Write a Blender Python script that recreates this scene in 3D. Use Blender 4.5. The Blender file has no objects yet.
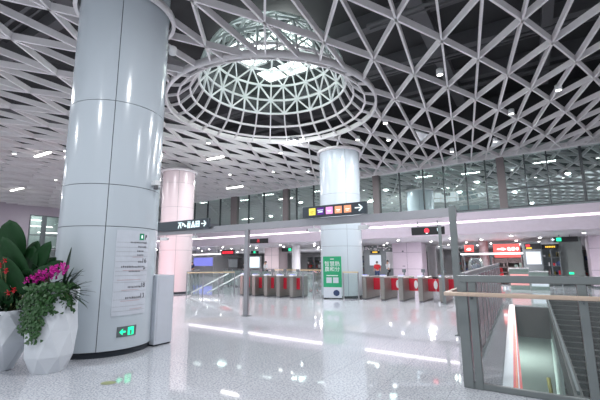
import bpy, bmesh, math, random
from math import sin, cos, pi, radians as R
from mathutils import Vector, Matrix
random.seed(7)
SC = bpy.context.scene
COL = SC.collection

# ------------------------------------------------------------------ materials
def mat(name, color, rough=.5, metal=0., emit=None, strength=0., spec=.5, noise=None, coat=0.):
    m = bpy.data.materials.new(name); m.use_nodes = True
    nt = m.node_tree; b = nt.nodes['Principled BSDF']
    b.inputs['Base Color'].default_value = (*color, 1)
    b.inputs['Roughness'].default_value = rough
    b.inputs['Metallic'].default_value = metal
    b.inputs['Specular IOR Level'].default_value = spec
    if coat: b.inputs['Coat Weight'].default_value = coat
    if emit:
        b.inputs['Emission Color'].default_value = (*emit, 1)
        b.inputs['Emission Strength'].default_value = strength
    # every material gets a faint procedural variation
    sc, amt = noise or (6., .06)
    tc = nt.nodes.new('ShaderNodeTexCoord'); nz = nt.nodes.new('ShaderNodeTexNoise')
    nz.inputs['Scale'].default_value = sc; nz.inputs['Detail'].default_value = 3
    mr = nt.nodes.new('ShaderNodeMapRange')
    mr.inputs['To Min'].default_value = 1-amt; mr.inputs['To Max'].default_value = 1+amt
    mx = nt.nodes.new('ShaderNodeMix'); mx.data_type = 'RGBA'; mx.blend_type = 'MULTIPLY'
    mx.inputs['Factor'].default_value = 1
    mx.inputs[6].default_value = (*color, 1)
    nt.links.new(tc.outputs['Object'], nz.inputs['Vector'])
    nt.links.new(nz.outputs['Fac'], mr.inputs['Value'])
    nt.links.new(mr.outputs['Result'], mx.inputs[7])
    nt.links.new(mx.outputs[2], b.inputs['Base Color'])
    return m

def glass(name, tint=(.8, .9, .88), refl=.12, rough=.02, opacity=0., body=(.6, .7, .7), gain=.45):
    m = bpy.data.materials.new(name); m.use_nodes = True
    nt = m.node_tree; nt.nodes.clear()
    out = nt.nodes.new('ShaderNodeOutputMaterial')
    tr = nt.nodes.new('ShaderNodeBsdfTransparent'); tr.inputs['Color'].default_value = (*tint, 1)
    gl = nt.nodes.new('ShaderNodeBsdfGlossy'); gl.inputs['Roughness'].default_value = rough
    gl.inputs['Color'].default_value = (.85, .95, .93, 1)
    lw = nt.nodes.new('ShaderNodeLayerWeight'); lw.inputs['Blend'].default_value = .35
    ma = nt.nodes.new('ShaderNodeMapRange')
    ma.inputs['To Min'].default_value = refl; ma.inputs['To Max'].default_value = min(1, refl+gain)
    mx = nt.nodes.new('ShaderNodeMixShader')
    nt.links.new(lw.outputs['Fresnel'], ma.inputs['Value'])
    nt.links.new(ma.outputs['Result'], mx.inputs['Fac'])
    src = tr.outputs[0]
    if opacity:
        df = nt.nodes.new('ShaderNodeBsdfDiffuse'); df.inputs['Color'].default_value = (*body, 1)
        m2 = nt.nodes.new('ShaderNodeMixShader'); m2.inputs['Fac'].default_value = opacity
        nt.links.new(src, m2.inputs[1]); nt.links.new(df.outputs[0], m2.inputs[2]); src = m2.outputs[0]
    nt.links.new(src, mx.inputs[1]); nt.links.new(gl.outputs[0], mx.inputs[2])
    nt.links.new(mx.outputs[0], out.inputs['Surface'])
    return m

def floor_mat(name, base, speck, jx, ox, jy, oy, rough=.045, spec=.7, joint=.2):
    m = bpy.data.materials.new(name); m.use_nodes = True
    nt = m.node_tree; b = nt.nodes['Principled BSDF']; L = nt.links.new
    def N(t, **k):
        n = nt.nodes.new(t)
        for a, v in k.items(): setattr(n, a, v)
        return n
    geo = N('ShaderNodeNewGeometry'); sep = N('ShaderNodeSeparateXYZ'); L(geo.outputs['Position'], sep.inputs[0])
    nz = N('ShaderNodeTexNoise'); nz.inputs['Scale'].default_value = 38; nz.inputs['Detail'].default_value = 4
    nz.inputs['Roughness'].default_value = .75
    L(geo.outputs['Position'], nz.inputs['Vector'])
    cr = N('ShaderNodeValToRGB'); e = cr.color_ramp.elements
    e[0].position = .36; e[0].color = (*speck, 1); e[1].position = .56; e[1].color = (*base, 1)
    L(nz.outputs['Fac'], cr.inputs['Fac'])
    n2 = N('ShaderNodeTexNoise'); n2.inputs['Scale'].default_value = 1.1; L(geo.outputs['Position'], n2.inputs['Vector'])
    mr = N('ShaderNodeMapRange'); mr.inputs['To Min'].default_value = .93; mr.inputs['To Max'].default_value = 1.07
    L(n2.outputs['Fac'], mr.inputs['Value'])
    def joints(sock, per, off):
        a = N('ShaderNodeMath', operation='SUBTRACT'); L(sock, a.inputs[0]); a.inputs[1].default_value = off
        a2 = N('ShaderNodeMath', operation='DIVIDE'); L(a.outputs[0], a2.inputs[0]); a2.inputs[1].default_value = per
        f = N('ShaderNodeMath', operation='FRACT'); L(a2.outputs[0], f.inputs[0])
        l = N('ShaderNodeMath', operation='LESS_THAN'); L(f.outputs[0], l.inputs[0]); l.inputs[1].default_value = .012/per
        return l.outputs[0]
    mx = N('ShaderNodeMath', operation='MAXIMUM')
    L(joints(sep.outputs[0], jx, ox), mx.inputs[0]); L(joints(sep.outputs[1], jy, oy), mx.inputs[1])
    k = N('ShaderNodeMath', operation='MULTIPLY_ADD'); L(mx.outputs[0], k.inputs[0]); k.inputs[1].default_value = -joint; k.inputs[2].default_value = 1
    k2 = N('ShaderNodeMath', operation='MULTIPLY'); L(k.outputs[0], k2.inputs[0]); L(mr.outputs[0], k2.inputs[1])
    m3 = N('ShaderNodeMix', data_type='RGBA', blend_type='MULTIPLY'); m3.inputs['Factor'].default_value = 1
    L(cr.outputs[0], m3.inputs[6]); L(k2.outputs[0], m3.inputs[7]); L(m3.outputs[2], b.inputs['Base Color'])
    b.inputs['Roughness'].default_value = rough; b.inputs['Specular IOR Level'].default_value = spec
    b.inputs['IOR'].default_value = 1.6
    return m

M = {}
M['floor'] = floor_mat('terrazzo', (.60, .61, .65), (.24, .26, .30), .8, -2.64, 2.4, 4.32)
M['lowfloor'] = floor_mat('lower_terrazzo', (.34, .37, .36), (.28, .31, .30), 1.2, 0, 1.2, 0, rough=.12)
M['lattice'] = mat('lattice_white', (.76, .73, .74), .5)
M['domewhite'] = mat('dome_white', (.8, .83, .82), .45)
M['void'] = mat('void_black', (.035, .035, .038), .8)
M['duct'] = mat('duct_dark', (.10, .10, .108), .6)
M['pipe'] = mat('pipe_dark', (.05, .05, .055), .6)
M['panel'] = mat('column_panel', (.50, .555, .60), .16, spec=.5, noise=(.7, .03))
M['panelpink'] = mat('column_panel_pink', (.66, .56, .58), .25, noise=(.7, .03))  # pink light on the round column is partly put into this colour
M['joint'] = mat('joint_dark', (.12, .13, .15), .6)
M['slabface'] = mat('slab_face', (.13, .115, .115), .5)
M['skirt'] = mat('skirt_dark', (.018, .025, .035), .35)
M['steel'] = mat('steel', (.33, .33, .35), .32, .85)
M['steeldark'] = mat('steel_dark', (.17, .19, .2), .4, .6)
M['steelgreen'] = mat('steel_greygreen', (.19, .21, .21), .35, .5)
M['gate'] = mat('gate_steel', (.25, .235, .22), .35, .6)
M['gatedark'] = mat('gate_dark', (.10, .10, .11), .4)
M['wood'] = mat('rail_wood', (.55, .42, .33), .4)
M['brass'] = mat('rail_brass', (.62, .50, .32), .35, .3)
M['fascia'] = mat('fascia_lavender', (.52, .45, .52), .35)
M['wall'] = mat('wall_grey', (.48, .48, .50), .5)
M['wallgreen'] = mat('wall_greygreen', (.36, .42, .41), .4)
M['wallwhite'] = mat('wall_white', (.6, .6, .62), .5)
M['panel_grey'] = mat('panel_greygreen', (.2, .23, .22), .6)
M['backceil'] = mat('soffit', (.42, .41, .43), .5)
M['pillarbrown'] = mat('pillar_brown', (.16, .135, .135), .5)
M['mullion'] = mat('mullion_dark', (.04, .05, .055), .4)
M['sign'] = mat('sign_slate', (.045, .06, .075), .4)
M['black'] = mat('black', (.01, .01, .012), .4)
M['kerbdark'] = mat('kerb_grey', (.08, .078, .078), .7)
M['white'] = mat('white_plastic', (.72, .73, .74), .35)
M['offwhite'] = mat('cabinet_grey', (.56, .59, .65), .35)
M['pot'] = mat('pot_white', (.62, .65, .69), .5)
M['soil'] = mat('soil', (.03, .022, .016), .9)
M['leaf'] = mat('leaf_dark', (.009, .045, .013), .5, spec=.2, noise=(9, .3))
M['leaf2'] = mat('leaf_mid', (.007, .03, .01), .55, spec=.2, noise=(14, .35))
M['ivy'] = mat('leaf_ivy', (.022, .08, .018), .45, noise=(30, .5))
M['spiky'] = mat('leaf_spiky', (.008, .03, .014), .45)
M['magenta'] = mat('orchid_magenta', (.62, .012, .36), .5, noise=(30, .25))
M['red'] = mat('flower_red', (.45, .01, .02), .4)
M['stem'] = mat('stem', (.1, .12, .04), .6)
M['redpanel'] = mat('gate_red', (.50, .015, .035), .3)
M['green'] = mat('poster_green', (.01, .30, .13), .4)
M['stripe_red'] = mat('kerb_red', (.7, .02, .02), .35)
M['stripe_white'] = mat('kerb_white', (.62, .66, .72), .35)
M['orange'] = mat('thin_orange', (.8, .3, .05), .4)
M['stairs'] = mat('stair_dark', (.055, .048, .05), .5)
M['nosing'] = mat('stair_nosing', (.2, .185, .185), .4)
M['skin'] = mat('skin', (.5, .3, .22), .6)
M['hair'] = mat('hair', (.012, .01, .01), .6)
M['clothblack'] = mat('cloth_black', (.015, .015, .02), .8)
M['clothred'] = mat('cloth_red', (.5, .02, .03), .8)
M['clothwhite'] = mat('cloth_white', (.55, .56, .58), .8)
M['clothblue'] = mat('cloth_blue', (.03, .05, .12), .8)
M['ink'] = mat('ink_grey', (.10, .10, .12), .6)
M['inkmid'] = mat('ink_mid', (.17, .17, .19), .6)
M['inksoft'] = mat('ink_soft', (.30, .31, .34), .6)
M['inkpink'] = mat('ink_pink', (.5, .33, .35), .6)
M['frost'] = mat('frosted_panel', (.55, .585, .64), .25)
M['yellow'] = mat('square_yellow', (.8, .72, .12), .4)
M['sticker'] = mat('sticker_yellow', (.30, .33, .16), .4)
M['goods'] = mat('goods_mixed', (.16, .12, .12), .6, noise=(9, .8))
M['counter_green'] = mat('counter_green', (.2, .27, .24), .4)
M['olive'] = mat('olive', (.12, .10, .02), .6)
def em(name, c, s): return mat(name, (c[0]*.3, c[1]*.3, c[2]*.3), .5, emit=c, strength=s)
M['e_white'] = em('lamp_white', (1, .97, .96), 14)
M['e_strip'] = em('strip_white', (1, .93, .96), 3.5)
M['e_lin'] = em('linear_white', (1, .97, .93), 9)
M['e_flood'] = em('flood_white', (.9, .95, 1), 60)
M['e_sky'] = em('skylight_white', (.92, 1, .97), 5)
M['e_small'] = em('downlight_white', (1, .98, .95), 7)
M['e_green'] = em('sign_green', (.02, 1, .42), 1.1)
M['e_red'] = em('led_red', (1, .03, .06), .8)
M['e_redsign'] = em('shop_red', (1, .10, .09), 1.1)
M['e_glyph'] = em('glyph_white', (1, 1, 1), 1.4)
M['e_signwhite'] = em('sign_white', (.75, .95, 1), 1.0)
M['e_yellow'] = em('square_yellow_lit', (1, .85, .12), .75)
M['e_purple'] = em('square_purple_lit', (.12, .02, .3), .6)
M['e_pinksq'] = em('square_pink_lit', (1, .35, .75), .75)
M['e_orange'] = em('square_orange_lit', (1, .38, .2), .75)
M['e_bluescreen'] = em('screen_blue', (.3, .32, 1), .55)
M['e_paper'] = em('poster_lit', (.75, .82, .92), .55)
M['e_shop'] = em('shop_window', (.8, .95, 1), .9)
M['e_pinkcounter'] = em('counter_pink', (1, .42, .42), .55)
M['e_amber'] = em('amber_text', (1, .6, .05), .9)
M['g_window'] = glass('window_glass', (.42, .52, .50), .62, .015)
M['g_clear'] = glass('barrier_glass', (.92, .95, .94), .02, .02, .01, (.6, .7, .7), .25)
M['g_pink'] = glass('side_glass', (.68, .6, .63), .04, .04, .45, (.62, .44, .49), .12)  # pink body colour stands in for red reflections in the glass
M['g_dome'] = glass('dome_glass', (.88, .94, .92), .0, .4, .12, (.22, .27, .26), .02)
M['g_far'] = glass('far_glass', (.8, .86, .85), .1, .05, .2, (.5, .5, .5))

# ------------------------------------------------------------------ mesh builder
def attach(o, parent):
    off = Vector((0, 0, 0)); p = parent
    while p: off += p.location; p = p.parent
    o.data.transform(Matrix.Translation(-off)); o.parent = parent
class MB:
    def __init__(s): s.v = []; s.f = []; s.mi = []; s.smooth = []
    def add(s, vs, fs, mi=0, sm=False):
        n = len(s.v); s.v += [tuple(v) for v in vs]
        for f in fs: s.f.append([i+n for i in f]); s.mi.append(mi); s.smooth.append(sm)
        return s
    def box(s, x0, x1, y0, y1, z0, z1, mi=0, rz=0, piv=None):
        vs = [Vector((x, y, z)) for z in (z0, z1) for y in (y0, y1) for x in (x0, x1)]
        if rz:
            p = Vector(piv) if piv else Vector(((x0+x1)/2, (y0+y1)/2, 0)); m = Matrix.Rotation(rz, 3, 'Z')
            vs = [m @ (v-p)+p for v in vs]
        return s.add(vs, [(0, 2, 3, 1), (4, 5, 7, 6), (0, 1, 5, 4), (2, 6, 7, 3), (0, 4, 6, 2), (1, 3, 7, 5)], mi)
    def bar(s, a, b, w, h, mi=0, up=(0, 0, 1)):          # rectangular bar from a to b, h measured along 'up'
        a = Vector(a); b = Vector(b); d = (b-a)
        if d.length < 1e-6: return s
        d.normalize(); u = Vector(up); side = d.cross(u)
        if side.length < 1e-4: side = d.cross(Vector((1, 0, 0)))
        side.normalize(); u = side.cross(d).normalized()
        vs = [p + side*(sx*w/2) + u*(sz*h/2) for p in (a, b) for sz in (-1, 1) for sx in (-1, 1)]
        return s.add(vs, [(0, 2, 3, 1), (4, 5, 7, 6), (0, 1, 5, 4), (2, 6, 7, 3), (0, 4, 6, 2), (1, 3, 7, 5)], mi)
    def tube(s, pts, r, n=8, mi=0, cap=True):
        pts = [Vector(p) for p in pts]; rings = []
        prev = None
        for i, p in enumerate(pts):
            d = (pts[min(i+1, len(pts)-1)]-pts[max(i-1, 0)]).normalized()
            a = Vector((0, 0, 1)) if abs(d.z) < .95 else Vector((1, 0, 0))
            if prev is not None: a = prev
            u = d.cross(a).normalized(); w = u.cross(d).normalized(); prev = w
            rr = r[i] if isinstance(r, (list, tuple)) else r
            rings.append([p+u*cos(2*pi*k/n)*rr+w*sin(2*pi*k/n)*rr for k in range(n)])
        vs = [v for g in rings for v in g]; fs = []
        for i in range(len(pts)-1):
            for k in range(n):
                fs.append((i*n+k, i*n+(k+1) % n, (i+1)*n+(k+1) % n, (i+1)*n+k))
        if cap: fs.append(tuple(range(n))[::-1]); fs.append(tuple((len(pts)-1)*n+k for k in range(n)))
        return s.add(vs, fs, mi, True)
    def lathe(s, prof, n=32, c=(0, 0), mi=0, a0=0, a1=2*pi, sm=True):
        full = abs(a1-a0-2*pi) < 1e-6; m = n if full else n+1
        vs = []
        for r, z in prof:
            for k in range(m):
                a = a0+(a1-a0)*k/n; vs.append((c[0]+r*cos(a), c[1]+r*sin(a), z))
        fs = []
        for i in range(len(prof)-1):
            for k in range(n):
                k2 = (k+1) % m; fs.append((i*m+k, i*m+k2, (i+1)*m+k2, (i+1)*m+k))
        return s.add(vs, fs, mi, sm)
    def quad(s, a, b, c, d, mi=0): return s.add([a, b, c, d], [(0, 1, 2, 3)], mi)
    def squeeze(s): s.v = [(-10.6+(x+10.36)*.6, y, 2.9+(z-2.9)*.85) for x, y, z in s.v]; return s
    def build(s, name, mats, parent=None, bevel=0.):
        me = bpy.data.meshes.new(name); me.from_pydata(s.v, [], s.f)
        if not isinstance(mats, (list, tuple)): mats = [mats]
        for m in mats: me.materials.append(m)
        for p, i, sm in zip(me.polygons, s.mi, s.smooth): p.material_index = i; p.use_smooth = sm
        me.update()
        o = bpy.data.objects.new(name, me); COL.objects.link(o)
        if parent: attach(o, parent)
        if bevel:
            b = o.modifiers.new('bevel', 'BEVEL'); b.width = bevel; b.segments = 2; b.limit_method = 'ANGLE'
        return o

def thing(name, loc, label, cat, group=None):
    o = bpy.data.objects.new(name, None); COL.objects.link(o); o.location = loc; o.empty_display_size = .1
    return tag(o, label, cat, group)
def tag(o, label, cat, group=None, kind=None):
    o['label'] = label; o['category'] = cat
    if group: o['group'] = group
    if kind: o['kind'] = kind
    return o
def struct(o): o['kind'] = 'structure'; return o
def copy_tree(o, loc, label=None):
    c = o.copy(); COL.objects.link(c); c.location = loc
    if label: c['label'] = label
    for ch in list(o.children):
        d = ch.copy(); COL.objects.link(d); d.parent = c
        for g in list(ch.children):
            e = g.copy(); COL.objects.link(e); e.parent = d
    return c

def text(name, s, size, loc, rot, m, parent=None, extr=.002, align='CENTER'):
    cu = bpy.data.curves.new(name, 'FONT'); cu.body = s; cu.size = size; cu.extrude = extr
    cu.align_x = align; cu.align_y = 'CENTER'
    t = bpy.data.objects.new(name, cu); COL.objects.link(t)
    dg = bpy.context.evaluated_depsgraph_get()
    me = bpy.data.meshes.new_from_object(t.evaluated_get(dg)); bpy.data.objects.remove(t)
    me.materials.clear(); me.materials.append(m)
    for p in me.polygons: p.material_index = 0
    me.transform(Matrix.Translation(loc) @ rot.to_4x4())
    o = bpy.data.objects.new(name, me); COL.objects.link(o)
    if parent: attach(o, parent)
    return o
FACE_MY = Matrix.Rotation(pi/2, 3, 'X')       # text facing -Y

HEAD = R(32); CR = Vector((cos(HEAD), sin(HEAD), 0)); CF = Vector((-sin(HEAD), cos(HEAD), 0)); UP = Vector((0, 0, 1))
def faY(x, c=21.6): return c-.06*x            # line of the concourse end wall

# ------------------------------------------------------------------ floor with stair well
def slab(mb, poly, z0, z1):
    n = len(poly); vs = [(x, y, z1) for x, y in poly]+[(x, y, z0) for x, y in poly]
    fs = [tuple(range(n)), tuple(range(2*n-1, n-1, -1))]
    for i in range(n): j = (i+1) % n; fs.append((i, n+i, n+j, j))
    mb.add(vs, fs)
f = MB()
PX0, PX1, PY0 = -.37, -.82, 5.5
slab(f, [(-46, -8), (12, -8), (12, 5.5), (-46, 5.5)], -.45, 0)
slab(f, [(-46, 5.5), (-.385, 5.5), (-.835, 15.75), (-46, 15.75)], -.45, 0)
slab(f, [(-46, 15.75), (.24, 15.75), (.24, 20.3), (-46, 20.3)], -1.05, 0)
slab(f, [(3.4, 5.5), (12, 5.5), (12, 20.3), (3.4, 20.3)], -.45, 0)
slab(f, [(-46, 20.3), (12, 20.3), (12, 60), (-46, 60)], -1.05, 0)
struct(f.build('floor', M['floor']))
lf = MB(); lf.box(-9, 9, 3.5, 46, -5, -4.8); struct(lf.build('floor_lower', M['lowfloor']))
w = MB(); w.box(-9.2, -9, 3.5, 46, -5, -1.05); struct(w.build('wall_lower_left', M['wallgreen']))
w = MB(); w.box(9, 9.2, 3.5, 46, -5, -1.05); struct(w.build('wall_lower_right', M['wallgreen']))
w = MB(); w.box(-9.2, 9.2, 46, 46.2, -5, -1.05); struct(w.build('wall_lower_end', M['wallgreen']))
w = MB(); w.box(-9.2, 9.2, 3.3, 3.5, -5, -.45); struct(w.build('wall_lower_near', M['wallgreen']))

w = MB(); w.box(-.83, .24, 15.7, 15.75, -1.05, -.03); struct(w.build('trim_2', M['slabface']))
# stair kerb: white top, red inner face
k = thing('stairwell_kerb', (-.6, 5.6, 0), 'long white and red edge strip along the stairwell opening', 'kerb')
def pline(d, y): return PX0-d+(PX1-PX0)*(y-5.5)/10.25
mb = MB(); mb.add([(pline(.12, 5.56), 5.56, .0), (pline(0, 5.56), 5.56, .0), (pline(0, 15.7), 15.7, .0), (pline(.12, 15.7), 15.7, .0),
                   (pline(.12, 5.56), 5.56, .035), (pline(0, 5.56), 5.56, .035), (pline(0, 15.7), 15.7, .035), (pline(.12, 15.7), 15.7, .035)],
                  [(4, 5, 6, 7), (0, 4, 7, 3), (1, 2, 6, 5), (0, 1, 5, 4), (2, 3, 7, 6)])
mb.build('white_top', M['stripe_white'], k)
def wedge(a0, b0, a1, b1, z, nm, mt):        # strip between offsets a..b at the near and far end
    mb = MB(); xs = [(pline(0, 5.56)+a0, 5.56), (pline(0, 5.56)+b0, 5.56), (pline(0, 15.7)+b1, 15.7), (pline(0, 15.7)+a1, 15.7)]
    mb.add([(x, y, z-.05) for x, y in xs]+[(x, y, z) for x, y in xs], [(4, 5, 6, 7), (3, 2, 1, 0), (0, 1, 5, 4), (1, 2, 6, 5), (2, 3, 7, 6), (3, 0, 4, 7)])
    mb.build(nm, M[mt], k)
wedge(0, .10, 0, .05, .035, 'red_band', 'stripe_red')
wedge(.035, .045, .015, .02, .038, 'thin_stripe', 'orange')
wedge(.055, .07, .03, .038, .038, 'thin_stripe', 'stripe_white')
# ------------------------------------------------------------------ vaulted ceiling lattice
ZL = 7.0                                              # underside level of the lattice
def vz(X, Y): return ZL
DC = Vector((-7.54, 10.27)); DR = 3.67; ZD = 7.0
C1 = Vector((-7.19, 4.29)); C2 = Vector((-7.70, 15.98)); C3 = Vector((-16.6, 13.7))
def NP(i, j):                                         # lattice nodes fan out slightly across the hall
    return Vector((-3.9557+.76936*i+1.79646*j-.020231*i*i-.042921*i*j-.0077717*j*j,
                   7.53327+1.42291*i+.077852*j+.00143136*i*i+.0075487*i*j+.027103*j*j))
CIRC = [(DC, DR), (C1, 1.0)]
def edge_pieces(p, q):
    d = q-p; L = d.length; cuts = [0., 1.]
    for c, r in CIRC:
        m = p-c; a = d.dot(d); b = 2*m.dot(d); cc = m.dot(m)-r*r; D = b*b-4*a*cc
        if D > 0:
            for sgn in (-1, 1):
                t = (-b+sgn*math.sqrt(D))/(2*a)
                if 0 < t < 1: cuts.append(t)
    fa, fb = p.y-faY(p.x), q.y-faY(q.x)
    if fa*fb < 0: cuts.append(fa/(fa-fb))
    cuts.sort(); out = []
    for t0, t1 in zip(cuts, cuts[1:]):
        if (t1-t0)*L < .03: continue
        mid = p+d*((t0+t1)/2)
        if any((mid-c).length < r for c, r in CIRC) or mid.y > faY(mid.x) or mid.x > 12 or mid.x < -40 or mid.y < -2: continue
        out.append((p+d*t0, p+d*t1))
    return out
lat = MB(); nod = []
for i in range(-12, 20):
    for j in range(-25, 10):
        p = NP(i, j)
        if not (-43 < p.x < 15 and -5 < p.y < 27): continue
        for di, dj in ((1, 0), (1, -1), (2, -1)):
            for a, b in edge_pieces(p, NP(i+di, j+dj)):
                lat.bar((a.x, a.y, ZL+.09), (b.x, b.y, ZL+.09), .05, .18)
cl = thing('ceiling_lattice', (-10, 8, 6.5), 'grey white triangular lattice of blades spanning the whole hall ceiling', 'ceiling lattice')
lat.build('triangular_grid', M['lattice'], cl)
# collars where the lattice meets the columns
for c in (C1, C2, C3):
    z = 6.56 if c == C3 else 6.8 if c == C2 else 6.95
    cm = MB(); rc = .98 if c == C2 else .87 if c == C3 else .93
    cm.lathe([(rc+.02, z), (rc+.1, z), (rc+.1, z+.13), (rc+.02, z+.13), (rc+.02, z)], 40, c)
    cm.build('column_collar', M['lattice'], cl)
for X in range(-32, 12, 3):
    pass
eb = MB()                                             # edge beam along the glazing
eb.bar((-40, faY(-40), 7.13), (12, faY(12), 7.08), .22, .24)
eb.build('edge_beam', M['lattice'], cl)

# dome
dm = thing('lattice_dome', (DC.x, DC.y, ZD), 'round white lattice dome opening in the ceiling above the hall', 'dome')
NR = 28
flare = [(3.67, .05), (3.3, .15), (2.92, .5), (2.66, 1.0)]
def P(r, h, k, n=NR): a = 2*pi*k/n; return Vector((DC.x+r*cos(a), DC.y+r*sin(a), ZD+h))
fm = MB()
fm.lathe([(DR-.04, ZD-.03), (DR+.03, ZD-.03), (DR+.03, ZD+.17), (DR-.04, ZD+.17), (DR-.04, ZD-.03)], 56, DC)
fm.build('opening_ring', M['lattice'], dm)
fm = MB()
for q, (r, h) in enumerate(flare[1:]):
    for k in range(NR): fm.bar(P(r, h, k), P(r, h, k+1), .05, .08)
for k in range(NR):
    for (r0, h0), (r1, h1) in zip(flare, flare[1:]): fm.bar(P(r0, h0, k), P(r1, h1, k), .05, .08)
fm.build('flared_neck', M['lattice'], dm)
dl = MB()
RD, HC = 2.66, 1.0
lv = [(RD*cos(R(t)), HC+2.25*sin(R(t))) for t in (0, 15, 30, 45, 60, 75)]
ns = [28, 28, 28, 14, 14, 7]
for q in range(len(lv)):
    r, h = lv[q]; n = ns[q]
    for k_ in range(n): dl.bar(P(r, h, k_, n), P(r, h, k_+1, n), .065, .07)
    if q+1 < len(lv):
        r2, h2 = lv[q+1]; n2 = ns[q+1]
        if n2 == n:
            for k_ in range(n):
                dl.bar(P(r, h, k_, n), P(r2, h2, k_, n), .065, .07)
                if (k_+q) % 2: dl.bar(P(r, h, k_, n), P(r2, h2, k_+1, n), .055, .06)
                else: dl.bar(P(r, h, k_+1, n), P(r2, h2, k_, n), .055, .06)
        else:
            for k_ in range(n2):
                dl.bar(P(r, h, 2*k_, n), P(r2, h2, k_, n2), .05, .06)
                dl.bar(P(r, h, 2*k_+1, n), P(r2, h2, k_, n2), .045, .05)
                dl.bar(P(r, h, 2*k_+1, n), P(r2, h2, k_+1, n2), .045, .05)
apex = Vector((DC.x, DC.y, ZD+HC+2.25))
for k_ in range(7): dl.bar(P(*lv[-1], k_, 7), apex, .05, .06)
dl.build('dome_lattice', M['domewhite'], dm)
dg_ = MB(); dg_.lathe([((RD+.05)*cos(R(t)), ZD+HC+2.3*sin(R(t))) for t in (2, 15, 30, 45, 60, 75, 89)], 28, DC)
dg_.build('dome_glass', M['g_dome'], dm)

# skylight panel above the dome
sk = MB(); SKC = DC+Vector(CF.xy)*2.7
for ix in (-1, 0, 1):
    for iy in (-1, 0, 1):
        cx, cy = SKC.x+ix*1.25, SKC.y+iy*1.25
        sk.box(cx-.57, cx+.57, cy-.57, cy+.57, 10.81, 10.85)
skt = thing('skylight', (SKC.x, SKC.y, 10.83), 'bright white roof light seen through the dome lattice', 'skylight')
sk.build('lit_panes', M['e_sky'], skt)
sf = MB()
for t in (-1.87, -.625, .625, 1.87):
    sf.bar((SKC.x+t, SKC.y-1.8, 10.81), (SKC.x+t, SKC.y+1.8, 10.81), .1, .14); sf.bar((SKC.x-1.8, SKC.y+t, 10.81), (SKC.x+1.8, SKC.y+t, 10.81), .1, .14)
sf.build('skylight_frame', M['duct'], skt)

# dark void above: slab, ducts, beams, pipes
w = MB(); w.box(-46, 12, -8, 24, 11.3, 11.5); struct(w.build('ceiling', M['void']))
w = MB(); w.box(-46, 12.2, 23.9, 24.1, 7.3, 11.5); struct(w.build('wall_void_end', M['void']))
w = MB(); w.box(-46.2, -46, -8, 24, 8, 11.5); struct(w.build('wall_void_left', M['void']))
w = MB()
for y in (-4.5, -1, 2.5, 6.1, 12.9, 16.2, 19.5): w.box(-40, 12, y-.2, y+.2, 10.7, 11.3)
struct(w.build('beams_tmp', M['duct'])) if 0 else tag(w.build('roof_beams', M['duct']), 'row of dark concrete roof beams above the white lattice', 'beam'); 
DUCTS = [(-2.6, -6, 21, .5, 10.0), (1.2, -6, 21, .35, 10.2), (-12.2, -6, 21, .5, 10.0), (4.6, -6, 21, .6, 10.0), (-17.5, -6, 21, .5, 10.0), (-24, -6, 21, .5, 10.0)]
dlab = ['dark duct above the lattice just beyond the dome', 'narrow dark duct second along from the dome', 'dark duct above the lattice behind the near column',
        'wide dark duct above the far corner of the lattice', 'dark duct above the lattice by the pink column', 'dark duct above the lattice along the far side wall']
for (x, y0, y1, wd, z), lb in zip(DUCTS, dlab):
    t = thing('ventilation_duct', (x, 8, z), lb, 'duct', 'ducts in the ceiling void')
    d = MB(); d.box(x-wd/2, x+wd/2, y0, y1, z, z+.4); d.build('duct_body', M['duct'], t)
    d = MB(); d.box(x-wd/2-.02, x+wd/2+.02, y0+9, y0+9.06, z-.02, z+.42); d.build('flange', M['pipe'], t)
for n_, (y, z) in enumerate([(1.2, 9.7), (4.4, 9.6), (7.7, 9.8), (11.2, 9.7), (14.6, 9.6), (18, 9.7)]):
    p = MB(); p.tube([(-4.2 if 5 < y < 13 else -40, y, z), (12, y, z)], .06, 6); p.tube([(-4.2 if 5 < y < 13 else -40, y+.25, z), (12, y+.25, z)], .035, 6)
    tag(p.build('ceiling_pipe', M['duct']), ['pair of dark pipes nearest the camera above the lattice', 'pair of dark pipes above the near white column', 'pair of dark pipes beside the dome, nearer run',
        'pair of dark pipes beside the dome, further run', 'pair of dark pipes above the further white column', 'pair of dark pipes nearest the glazed wall'][n_], 'pipes', 'pipe runs in the ceiling void')

# ------------------------------------------------------------------ columns
def column(c, r, ztop, seams, a_seam, npan, mats, label, skirt=.1, zfirst=.1):
    t = thing('round_column', (c.x, c.y, 0), label, 'column')
    core = MB(); core.lathe([(r-.02, skirt), (r-.02, ztop-.02), (0, ztop-.02)], 48, c); core.build('core', M['joint'], t)
    sk_ = MB(); sk_.lathe([(r-.03, 0), (r-.03, skirt), (r-.005, skirt+.0), ], 48, c); sk_.build('plinth', M['skirt'], t)
    zs = [skirt]+seams+[ztop]; g = .006
    cm = MB()
    for z0, z1 in zip(zs, zs[1:]):
        for k_ in range(npan):
            a0 = R(a_seam)+2*pi*k_/npan+g/r; a1 = R(a_seam)+2*pi*(k_+1)/npan-g/r
            cm.lathe([(r-.02, z0+g), (r, z0+g), (r, z1-g), (r-.02, z1-g)], 96//npan, c, 0, a0, a1)
    o = cm.build('cladding', mats, t)
    es = o.modifiers.new('es', 'EDGE_SPLIT'); es.split_angle = R(40)
    return t
column(C1, .89, 8.6, [2.26, 3.03, 4.65], 324, 3, M['panel'], 'huge white panelled round column beside the planters')
column(C2, .97, 6.95, [2.29, 3.05, 4.71], 312, 3, M['panel'], 'white panelled round column behind the green poster')
column(C3, .86, 6.62, [2.26, 2.99, 4.57, 5.9], 320, 3, M['panelpink'], 'round column washed pink behind the toilet sign')

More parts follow.
